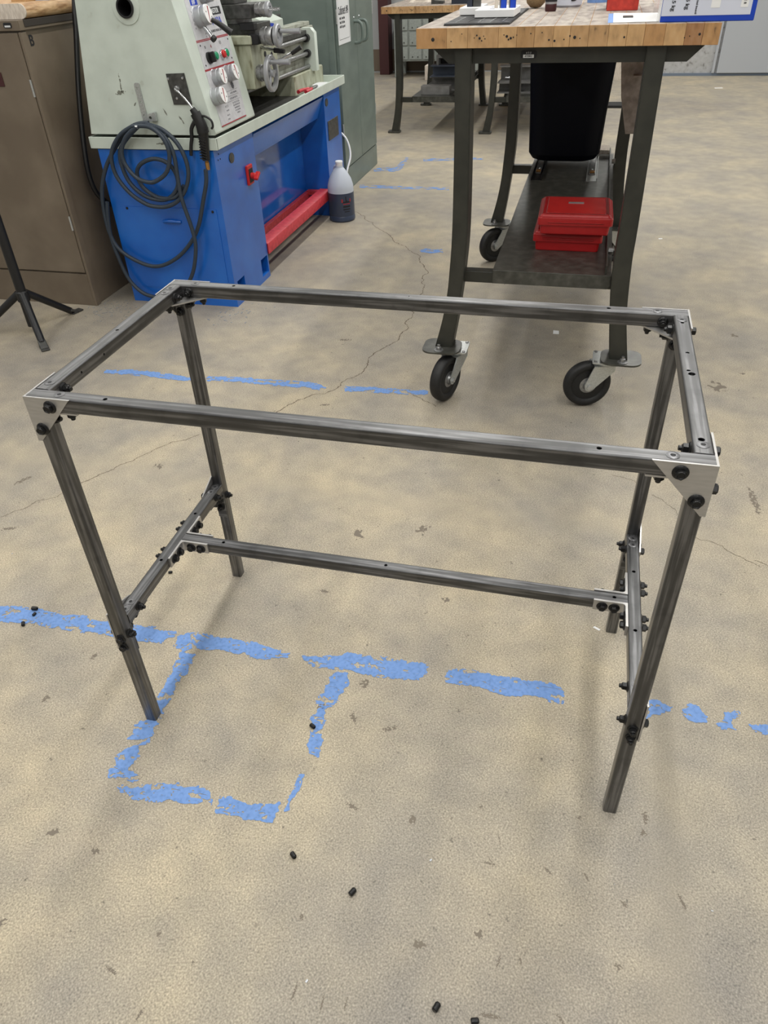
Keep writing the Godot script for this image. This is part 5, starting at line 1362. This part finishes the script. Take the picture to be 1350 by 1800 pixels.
func far_things() -> void:
	var sy := 0.2875
	one("steel_bar", MB.new().span(V(-0.13, 0, -0.05), V(0.13, 0.07, 0.05), 0.003).mesh(), M.scrap, "short weathered flat steel bar at the front of the far bench shelf", "steel bar", V(-0.6, sy, -6.56))
	one("steel_channel", channel(0.34, 0.14, 0.11), M.scrap, "grey steel channel behind the flat bar on the far bench shelf", "steel channel", V(-0.53, sy, -6.9), "steel channels stacked on the far bench")
	one("steel_channel", channel(0.3, 0.12, 0.09), M.blue_steel, "blue grey steel channel with holes, on top of the grey channel", "steel channel", V(-0.54, sy + 0.11, -6.87), "steel channels stacked on the far bench")
	var o := thing("steel_angle", "dark tall steel angle standing at the back of the far bench shelf", "steel angle", V(-0.55, sy, -7.1))
	part(o, "upright", MB.new().span(V(-0.13, 0, -0.1), V(-0.115, 0.4, 0.06), 0.002).mesh(), M.oily)
	part(o, "web", MB.new().span(V(-0.115, 0, -0.1), V(0.2, 0.36, -0.085), 0.002).mesh(), M.black)
	one("steel_bracket", MB.new().prism(PackedVector2Array([Vector2(-0.12, 0), Vector2(-0.1, 0), Vector2(-0.1, 0.055), Vector2(0.06, 0.055), Vector2(0.06, 0), Vector2(0.08, 0), Vector2(0.09, 0.075), Vector2(-0.02, 0.12), Vector2(-0.12, 0.075)]), 0.09, at(V(0, 0, -0.04))).mesh(), M.scrap, "bare steel bracket lying on the blue grey channel of the far bench", "bracket", V(-0.52, sy + 0.2, -6.82))
	one("steel_channel", channel(0.32, 0.16, 0.085), M.scrap, "bright steel channel on the shelf of the second far bench", "steel channel", V(0.1, sy, -6.75), "steel channels on the second far bench")
	one("steel_channel", channel(0.3, 0.14, 0.12), M.scrap, "dark open steel channel on top of the bright one, second far bench", "steel channel", V(0.1, sy + 0.085, -6.76), "steel channels on the second far bench")
	one("long_bolt", MB.new().tube([V(-0.06, 0.016, 0), V(0.05, 0.016, 0)], 0.009, 10).lathe([Vector2(0, 0), Vector2(0.016, 0), Vector2(0.016, 0.01), Vector2(0, 0.01)], Transform3D(along(V(1, 0, 0)), V(-0.03, 0.016, 0)), 12).mesh(), M.chrome, "bright long bolt lying in the dark channel of the second far bench", "bolt", V(0.06, sy + 0.094, -6.68))
	# on the far bench top
	one("upright_plate", MB.new().prism(PackedVector2Array([Vector2(0, 0), Vector2(0.1, 0), Vector2(0.1, 0.02), Vector2(0.02, 0.025), Vector2(0.02, 0.2), Vector2(0, 0.2)]), 0.09, at(V(-0.05, 0, -0.04))).mesh(), M.oily, "dark steel angle standing on the far bench top", "steel plate", V(-0.6, 0.953, -6.62))
	o = thing("black_crate", "matte black box on the far bench top, behind the rolling workbench", "box", V(-0.36, 0.953, -6.62))
	part(o, "body", MB.new().loft([[0, 0.22, 0.2, 0.006], [0.14, 0.22, 0.2, 0.006]], Vector3.ZERO).mesh(), M.darkblue)
	part(o, "lid", MB.new().loft([[0.14, 0.226, 0.206, 0.006], [0.16, 0.226, 0.206, 0.006]], Vector3.ZERO).mesh(), M.darkblue)
	one("rag", MB.new().loft([[0, 0.2, 0.14, 0.05], [0.012, 0.18, 0.12, 0.05], [0.02, 0.1, 0.06, 0.03]], Vector3.ZERO).mesh(), M.palewood, "crumpled pale rag on the far bench top", "rag", V(-0.82, 0.953, -6.95))
	# drawer cabinet against the far wall
	o = thing("drawer_cabinet", "grey steel drawer cabinet on short legs against the far wall", "cabinet", V(-1.25, 0, -10.1))
	wpart(o, "carcass", MB.new().span(V(-1.79, 0.18, -10.4), V(-0.7, 0.66, -9.93), 0.004).mesh(), M.greydrawer)
	wpart(o, "top_plate", MB.new().span(V(-1.8, 0.645, -10.4), V(-0.69, 0.665, -9.915), 0.003).mesh(), M.greydrawer)
	for q in [-1.76, -0.74]:
		for z in [-10.36, -9.96]:
			wpart(o, "leg", MB.new().span(V(q - 0.03, 0.0, z - 0.03), V(q + 0.03, 0.18, z + 0.03), 0.004).mesh(), M.greydrawer)
	var row_y := [[0.2, 0.335], [0.355, 0.495], [0.515, 0.63]]
	for j in 3:
		for k in 6:
			var xa := -1.775 + k * 0.178
			var d := wpart(o, "drawer", MB.new().span(V(xa + 0.008, row_y[j][0], -9.94), V(xa + 0.165, row_y[j][1], -9.912), 0.004).mesh(), M.greydrawer)
			for s in [0.05, 0.12]:
				part(d, "knob", MB.new().lathe([Vector2(0.008, 0), Vector2(0.008, 0.008), Vector2(0, 0.01)], Transform3D(along(V(0, 0, 1)), V(xa + s, row_y[j][0] + 0.03, -9.912)), 8).mesh(), M.oily)
	one("wooden_crate", MB.new().span(V(-0.1, 0, -0.08), V(0.1, 0.16, 0.08), 0.004).mesh(), M.palewood, "pale box on the floor under the drawer cabinet, between far benches", "box", V(-1.24, 0, -9.75))
	o = thing("tan_bucket", "small tan bucket standing by the far wall behind the rolling workbench", "bucket", V(1.0, 0, -9.7))
	part(o, "body", MB.new().lathe([Vector2(0, 0), Vector2(0.06, 0), Vector2(0.07, 0.19), Vector2(0.066, 0.19), Vector2(0.058, 0.01), Vector2(0, 0.01)], Transform3D(), 24).mesh(), M.palewood)
	part(o, "rim", MB.new().lathe([Vector2(0.068, 0.18), Vector2(0.074, 0.182), Vector2(0.074, 0.194), Vector2(0.066, 0.194)], Transform3D(), 24).mesh(), M.palewood)
	one("floor_mat", MB.new().loft([[0, 0.3, 0.24, 0.02], [0.016, 0.3, 0.24, 0.02], [0.022, 0.28, 0.22, 0.02]], Vector3.ZERO).mesh(), M.rubber, "dark flat rubber pad on the floor behind the rolling workbench", "pad", V(0.92, 0, -7.83))

# ---------------------------------------------------------------- small things lying on the floor
func debris() -> void:
	var cap := MB.new().lathe([Vector2(0, -0.006), Vector2(0.0034, -0.006), Vector2(0.0042, -0.005), Vector2(0.0042, 0.004), Vector2(0.003, 0.0055), Vector2(0.0022, 0.0055), Vector2(0.0022, 0.002), Vector2(0, 0.002)], Transform3D(Basis(V(0, -1, 0), V(1, 0, 0), V(0, 0, 1)), V(0, 0.0042, 0)), 14).mesh()
	for q in [[-0.453, -0.253, 0.1, 1.3, "black set screw on the left blue tape, upper one of a close pair"], [-0.443, -0.236, 1.5, 0.9, "small black set screw just below another on the left blue tape"], [-0.45, -0.199, 2.2, 1.1, "black set screw below the left blue tape, nearest the left picture edge"], [0.429, 0.217, -0.7, 1.1, "black set screw on bare concrete below the blue tape outline"], [0.555, 0.256, 1.1, 1.2, "black set screw on bare concrete, right of and below its neighbour"], [0.734, 0.398, 1.2, 1.2, "black set screw nearest to the camera at the bottom edge"], [0.373, -0.064, -0.5, 1.1, "black set screw beside the torn blue tape branch"], [-0.169, -0.458, 0.4, 0.9, "black set screw on the floor below the left stretcher"], [0.796, 0.403, 0.3, 1.1, "black set screw cut off by the bottom picture edge"]]:
		var o := one("set_screw", cap, M.bolt, q[4], "set screw", V(q[0], 0, q[1]), "black set screws dropped on the floor")
		o.rotation.y = q[2]
		o.scale = Vector3.ONE * q[3]
	var flake := func(p: Vector3, w: float, d: float, turn: float, label: String) -> void:
		var pts := PackedVector2Array([Vector2(-w / 2, -d / 2), Vector2(w * 0.45, -d * 0.55), Vector2(w / 2, d * 0.4), Vector2(-w * 0.4, d / 2)])
		var o := one("paper_scrap", MB.new().prism(pts, 0.0012, Transform3D(Basis(V(1, 0, 0), V(0, 0, -1), V(0, 1, 0)), Vector3.ZERO)).mesh(), M.white, label, "paper scrap", p)
		o.rotation.y = turn
	flake.call(V(0.756, 0, -2.225), 0.026, 0.035, 0.1, "small white card on the floor between the bench casters")
	flake.call(V(0.962, 0, -0.49), 0.018, 0.006, -0.5, "thin white paper scrap beside the back right leg")
	flake.call(V(2.082, 0, -8.99), 0.09, 0.05, 0.2, "white paper scrap near the far wall on the right")
	flake.call(V(1.243, 0, -3.58), 0.022, 0.014, 0.3, "tiny white scrap right of the rolling workbench leg")
	# chips of white metal swarf, too many and too small to count
	var r := RandomNumberGenerator.new()
	r.seed = 5
	var m := MB.new()
	for i in 300:
		var p := V(r.randf_range(-1.5, 1.8), 0.0006, r.randf_range(-4.6, 0.5))
		if i < 150: p = V(-1.36 + r.randfn(0.0, 0.07), 0.0006, -2.15 + r.randfn(0.0, 0.08))
		elif i < 220: p = V(-0.72 + r.randfn(0.0, 0.06), 0.0006, -2.2 + r.randfn(0.0, 0.06))
		if p.z < -2.26 and p.x < -0.73 or p.z < -2.16 and p.x < -1.43: continue
		var s := r.randf_range(0.0012, 0.0035) if i >= 220 else r.randf_range(0.0015, 0.006)
		m.box(p, V(s * r.randf_range(0.7, 2.0), 0.0012, s), 0.0, Basis(Vector3.UP, r.randf() * 6.0))
	for i in m.v.size():
		m.v[i] -= V(-0.9, 0, -2.2)
	one("metal_swarf", m.mesh(), M.satin, "bright metal chips scattered on the floor round the lathe base and the frame", "metal chips", V(-0.9, 0, -2.2)).set_meta("kind", "stuff")

func floor_tapes():
	tape([-0.572, -0.251, -0.400, -0.258, -0.242, -0.258, -0.147, -0.260, -0.055, -0.260, -0.049, -0.240, -0.072, -0.221, -0.134, -0.208, -0.223, -0.212, -0.382, -0.206, -0.531, -0.196], 0, 0.0025, 0.00, "worn blue tape strip running from the left picture edge to the front left leg")
	tape([-0.040, -0.253, -0.020, -0.265, 0.012, -0.219, -0.005, -0.204, -0.037, -0.219], 1, 0.0025, 0.00, "small torn blue tape flakes where two tape lines cross beside the front left leg")
	tape([-0.019, -0.266, 0.083, -0.268, 0.135, -0.272, 0.191, -0.261, 0.250, -0.252, 0.253, -0.238, 0.185, -0.221, 0.132, -0.226, 0.078, -0.229, 0.022, -0.219], 2, 0.0025, 0.00, "blue tape strip curving away to the right of the front left leg, thin and wavy")
	tape([0.278, -0.254, 0.342, -0.264, 0.387, -0.283, 0.484, -0.288, 0.583, -0.288, 0.585, -0.261, 0.561, -0.236, 0.470, -0.232, 0.375, -0.228, 0.304, -0.231], 3, 0.0025, 0.00, "blue tape strip with a torn side branch, mid floor under the table frame")
	tape([0.627, -0.289, 0.713, -0.294, 0.804, -0.295, 0.893, -0.294, 0.893, -0.246, 0.840, -0.244, 0.759, -0.239, 0.706, -0.250, 0.634, -0.249], 4, 0.0025, 0.00, "frayed blue tape strip under the right half of the table, faded at its right end")
	tape([-0.010, -0.201, 0.029, -0.209, 0.034, -0.133, 0.020, -0.106, 0.028, -0.101, 0.036, -0.015, 0.005, -0.015, -0.003, -0.099, -0.004, -0.142], 5, 0.0025, 0.00, "slanting blue tape strip between the tape crossing and the foot of the front left leg")
	tape([-0.011, 0.005, 0.033, -0.015, 0.038, 0.042, -0.010, 0.053], 6, 0.0025, 0.00, "wide torn blue tape patch right below the foot of the front left leg")
	tape([0.037, 0.045, 0.032, 0.075, 0.032, 0.103, 0.059, 0.138, -0.007, 0.154, -0.008, 0.104, -0.010, 0.090, 0.000, 0.066], 7, 0.0025, 0.00, "two blue tape scraps left of the tape outline, below the front left foot")
	tape([0.026, 0.160, 0.064, 0.146, 0.092, 0.145, 0.132, 0.126, 0.227, 0.122, 0.231, 0.153, 0.173, 0.167, 0.101, 0.173, 0.062, 0.177, 0.027, 0.172], 8, 0.0025, 0.00, "blue tape strip along the near left side of the tape outline, cracked into plates")
	tape([0.241, 0.139, 0.257, 0.129, 0.308, 0.133, 0.366, 0.120, 0.368, 0.140, 0.365, 0.162, 0.310, 0.167, 0.251, 0.169], 9, 0.0025, 0.00, "blue tape strip at the nearest corner of the tape outline, pitted all over")
	tape([0.373, -0.225, 0.417, -0.234, 0.414, -0.179, 0.404, -0.141, 0.399, -0.133, 0.388, -0.109, 0.359, -0.131, 0.367, -0.172], 10, 0.0025, 0.00, "torn blue tape branch running from the middle strip toward the near side")
	tape([0.360, -0.087, 0.375, -0.122, 0.395, -0.095, 0.389, -0.057, 0.404, -0.040, 0.408, 0.002, 0.376, -0.002, 0.376, -0.048], 11, 0.0025, 0.00, "tiny blue tape crumbs on the near right side of the tape outline")
	tape([0.380, 0.052, 0.392, 0.050, 0.395, 0.088, 0.385, 0.108, 0.392, 0.132, 0.378, 0.137, 0.379, 0.105, 0.381, 0.076], 12, 0.0025, 0.00, "thin blue tape sliver at the near right corner of the tape outline")
	tape([1.078, -0.299, 1.102, -0.304, 1.123, -0.290, 1.142, -0.298, 1.127, -0.279, 1.100, -0.257, 1.071, -0.245], 13, 0.0025, 0.00, "jagged blue tape scraps beside the foot of the front right leg")
	tape([1.146, -0.286, 1.164, -0.302, 1.182, -0.300, 1.192, -0.281, 1.199, -0.252, 1.164, -0.248, 1.154, -0.260], 14, 0.0025, 0.00, "dark blue tape scrap on the floor right of the front right leg, pentagon shaped")
	tape([1.229, -0.298, 1.268, -0.305, 1.249, -0.275, 1.253, -0.253, 1.213, -0.252, 1.228, -0.274], 15, 0.0025, 0.00, "blue tape scrap with a forked top near the right edge of the picture")
	tape([1.283, -0.274, 1.297, -0.277, 1.323, -0.286, 1.317, -0.250, 1.305, -0.258, 1.291, -0.252], 16, 0.0025, 0.00, "last blue tape specks at the right edge of the picture")
	tape([-1.023, -1.552, -0.894, -1.575, -0.733, -1.562, -0.627, -1.551, -0.609, -1.514, -0.710, -1.516, -0.892, -1.524, -1.013, -1.518], 17, 0.0060, 0.12, "far blue tape strip left of the back left leg, seen through the table top")
	tape([-0.581, -1.569, -0.446, -1.588, -0.325, -1.590, -0.162, -1.599, -0.063, -1.569, -0.095, -1.540, -0.282, -1.539, -0.475, -1.543, -0.564, -1.532], 18, 0.0060, 0.12, "long far blue tape strip between the back left leg and the floor crack")
	tape([-0.011, -1.593, 0.070, -1.598, 0.204, -1.603, 0.322, -1.611, 0.325, -1.575, 0.214, -1.564, 0.082, -1.554, 0.008, -1.545], 19, 0.0060, 0.12, "far blue tape strip ending under the front left caster of the rolling bench")
	tape([-0.062, -3.235, 0.073, -3.253, 0.093, -3.178, -0.033, -3.142], 20, 0.0060, 0.42, "pale blue tape remnant on the floor left of the rolling bench legs")
	tape([-0.804, -5.053, -0.640, -5.104, -0.638, -5.453, -0.592, -5.416, -0.571, -5.037, -0.585, -4.947, -0.776, -4.947], 21, 0.0080, 0.42, "L shaped blue tape corner on the floor right of the green cabinet")
	tape([-0.780, -4.559, -0.116, -4.547, -0.103, -4.472, -0.754, -4.467], 22, 0.0080, 0.42, "faint blue tape line on the floor between green cabinet and rolling bench")
	tape([-0.487, -5.404, -0.007, -5.481, 0.007, -5.384, -0.467, -5.308], 23, 0.0080, 0.42, "faint far blue tape line behind the rolling bench leg")
func floor_cracks(m):
	crack(m, [-0.807, -0.583, -0.776, -0.624, -0.748, -0.671, -0.695, -0.713, -0.691, -0.732], 0.0022, 0)
	crack(m, [-0.691, -0.732, -0.659, -0.802, -0.631, -0.841, -0.596, -0.888, -0.564, -0.943, -0.526, -1.011, -0.487, -1.081, -0.410, -1.146], 0.0028, 1)
	crack(m, [-0.220, -1.331, -0.184, -1.372, -0.152, -1.439, -0.113, -1.491, -0.033, -1.561, 0.006, -1.663, 0.033, -1.718, 0.030, -1.789, 0.032, -1.875, 0.069, -1.971, 0.104, -2.034, 0.117, -2.145, 0.095, -2.204, 0.107, -2.270], 0.0045, 2)
	crack(m, [0.107, -2.270, 0.091, -2.510, 0.088, -2.660, 0.052, -2.791, 0.048, -2.900, -0.008, -3.024, -0.066, -3.147, -0.128, -3.236, -0.194, -3.308, -0.271, -3.435, -0.377, -3.565, -0.441, -3.673, -0.520, -3.761], 0.0045, 3)
	crack(m, [1.219, -0.902, 1.262, -0.891, 1.291, -0.877, 1.316, -0.845, 1.343, -0.827, 1.376, -0.808], 0.0018, 4)
	crack(m, [1.364, -0.829, 1.385, -0.824, 1.400, -0.813], 0.0020, 5)
	crack(m, [0.994, -1.170, 1.020, -1.165, 1.063, -1.151, 1.094, -1.081], 0.0016, 6)
	crack(m, [1.111, -1.085, 1.143, -1.062, 1.179, -0.998], 0.0016, 7)
	crack(m, [0.267, -1.569, 0.319, -1.529, 0.369, -1.495], 0.0030, 8)
	crack(m, [-0.520, -3.761, -0.633, -3.898], 0.0040, 9)
func floor_marks(m):
	scuff(m, 0.294, -0.726, 0.0181, 0.0283, -0.20, 0)
	scuff(m, 0.584, -0.511, 0.0132, 0.0103, 0.04, 1)
	scuff(m, 0.451, -0.204, 0.0144, 0.0131, -0.44, 2)
	scuff(m, 0.374, -0.123, 0.0126, 0.0094, -0.43, 3)
	scuff(m, 0.452, -0.108, 0.0176, 0.0077, 0.86, 4)
	scuff(m, 0.536, -0.097, 0.0199, 0.0072, -0.53, 5)
	scuff(m, -0.044, 0.278, 0.0135, 0.0111, -0.23, 6)
	scuff(m, 0.058, 0.292, 0.0116, 0.0075, 0.36, 7)
	scuff(m, 0.198, 0.470, 0.0148, 0.0039, 0.31, 8)
	scuff(m, -0.252, -0.004, 0.0132, 0.0091, -1.26, 9)
	scuff(m, -0.213, -0.142, 0.0121, 0.0078, -1.26, 10)
	scuff(m, 0.509, 0.096, 0.0162, 0.0058, 0.23, 11)
	scuff(m, 1.062, -0.009, 0.0182, 0.0068, 1.44, 12)
	scuff(m, 1.057, 0.026, 0.0074, 0.0069, -0.23, 13)
	scuff(m, 0.784, 0.148, 0.0173, 0.0027, -0.01, 14)
	scuff(m, 0.785, 0.141, 0.0101, 0.0016, 0.90, 15)
	scuff(m, 0.798, 0.103, 0.0269, 0.0013, 1.28, 16)
	scuff(m, 0.889, 0.138, 0.0123, 0.0033, 0.65, 17)
	scuff(m, 0.956, 0.132, 0.0122, 0.0028, 0.99, 18)
	scuff(m, 1.120, 0.141, 0.0192, 0.0033, 1.17, 19)
	scuff(m, 1.023, 0.167, 0.0077, 0.0044, 0.68, 20)
	scuff(m, 0.689, 0.313, 0.0115, 0.0089, -0.23, 21)
	scuff(m, 0.782, 0.273, 0.0097, 0.0098, 0.86, 22)
	scuff(m, 0.821, 0.308, 0.0146, 0.0027, -1.33, 23)
	scuff(m, 0.818, 0.389, 0.0209, 0.0040, -0.08, 24)
	scuff(m, 0.925, 0.368, 0.0104, 0.0036, 0.67, 25)
	scuff(m, 0.506, 0.430, 0.0212, 0.0024, -1.55, 26)
	scuff(m, 0.555, 0.433, 0.0160, 0.0023, -1.58, 27)
	scuff(m, 0.592, 0.426, 0.0128, 0.0018, -1.56, 28)
	scuff(m, 0.275, 0.517, 0.0118, 0.0039, -1.43, 29)
	scuff(m, 0.479, 0.316, 0.0078, 0.0039, 1.06, 30)
	scuff(m, 0.247, 0.399, 0.0068, 0.0054, -1.45, 31)
	scuff(m, 0.325, 0.426, 0.0038, 0.0036, -0.23, 32)
	scuff(m, 1.013, 0.271, 0.0073, 0.0058, 0.31, 33)
	scuff(m, -0.033, 0.445, 0.0066, 0.0095, 0.78, 34)
	scuff(m, 1.402, -1.113, 0.0782, 0.0126, 1.50, 35)
	scuff(m, 1.373, -1.832, 0.0287, 0.0414, -0.18, 36)
	scuff(m, 0.922, -0.104, 0.0055, 0.0028, 0.42, 37)
	scuff(m, 0.940, 0.021, 0.0070, 0.0033, -0.57, 38)
	scuff(m, 0.856, 0.299, 0.0084, 0.0029, 1.28, 39)
	scuff(m, 0.629, 0.095, 0.0110, 0.0104, 0.15, 40)
	scuff(m, 0.754, 0.041, 0.0055, 0.0048, -0.22, 41)
	scuff(m, -0.139, 0.220, 0.0161, 0.0014, -1.77, 42)
	scuff(m, -0.038, -1.433, 0.0256, 0.0086, -0.18, 43)
	scuff(m, -0.128, -1.996, 0.0322, 0.0117, -0.17, 44)
	scuff(m, -0.744, -0.539, 0.0298, 0.0091, -0.34, 45)
	scuff(m, -0.862, -0.772, 0.0356, 0.0109, -1.08, 46)
	scuff(m, -0.458, -0.935, 0.0174, 0.0175, -0.19, 47)
	scuff(m, 0.468, -0.786, 0.0287, 0.0151, -0.73, 48)
	scuff(m, 0.267, -0.477, 0.0156, 0.0064, 0.03, 49)
	scuff(m, 1.484, -2.313, 0.0177, 0.0178, 0.30, 50)
	scuff(m, 1.474, -1.958, 0.0126, 0.0099, -0.18, 51)
func hose_lines():
	return [
		[-2.238, [-0.773, 0.618, -0.780, 0.568, -0.809, 0.492, -0.852, 0.387, -0.905, 0.310, -0.990, 0.236, -1.091, 0.191, -1.179, 0.198, -1.278, 0.252, -1.315, 0.329, -1.315, 0.431, -1.298, 0.525, -1.251, 0.616, -1.187, 0.692, -1.120, 0.753, -1.057, 0.788, -0.997, 0.795]],
		[-2.216, [-0.997, 0.795, -0.928, 0.774, -0.874, 0.727, -0.846, 0.662, -0.846, 0.601, -0.872, 0.543, -0.918, 0.494, -0.973, 0.469, -1.022, 0.465, -1.078, 0.475, -1.144, 0.517, -1.191, 0.582, -1.200, 0.647, -1.179, 0.701, -1.125, 0.755, -1.051, 0.790]],
		[-2.194, [-1.051, 0.790, -0.977, 0.789, -0.931, 0.761, -0.907, 0.718, -0.908, 0.667, -0.934, 0.615, -0.983, 0.582, -1.026, 0.572, -1.083, 0.589, -1.122, 0.639, -1.126, 0.693, -1.092, 0.747, -1.030, 0.788]],
		[-2.227, [-1.036, 0.788, -1.102, 0.742, -1.151, 0.693, -1.163, 0.640, -1.145, 0.564, -1.087, 0.509, -1.013, 0.491, -0.957, 0.505, -0.913, 0.551, -0.910, 0.602, -0.941, 0.644, -0.999, 0.659, -1.064, 0.640, -1.096, 0.603, -1.089, 0.554, -1.051, 0.517, -1.002, 0.499, -0.932, 0.506, -0.883, 0.554]],
		[-2.205, [-0.972, 0.789, -0.914, 0.744, -0.891, 0.683, -0.892, 0.611, -0.893, 0.507, -0.872, 0.386, -0.868, 0.311, -0.887, 0.233, -0.914, 0.171, -0.956, 0.109]],
		[-2.238, [-1.288, 0.472, -1.305, 0.396, -1.313, 0.319, -1.305, 0.240, -1.277, 0.125, -1.221, 0.057, -1.147, 0.036, -1.074, 0.035]],
	]
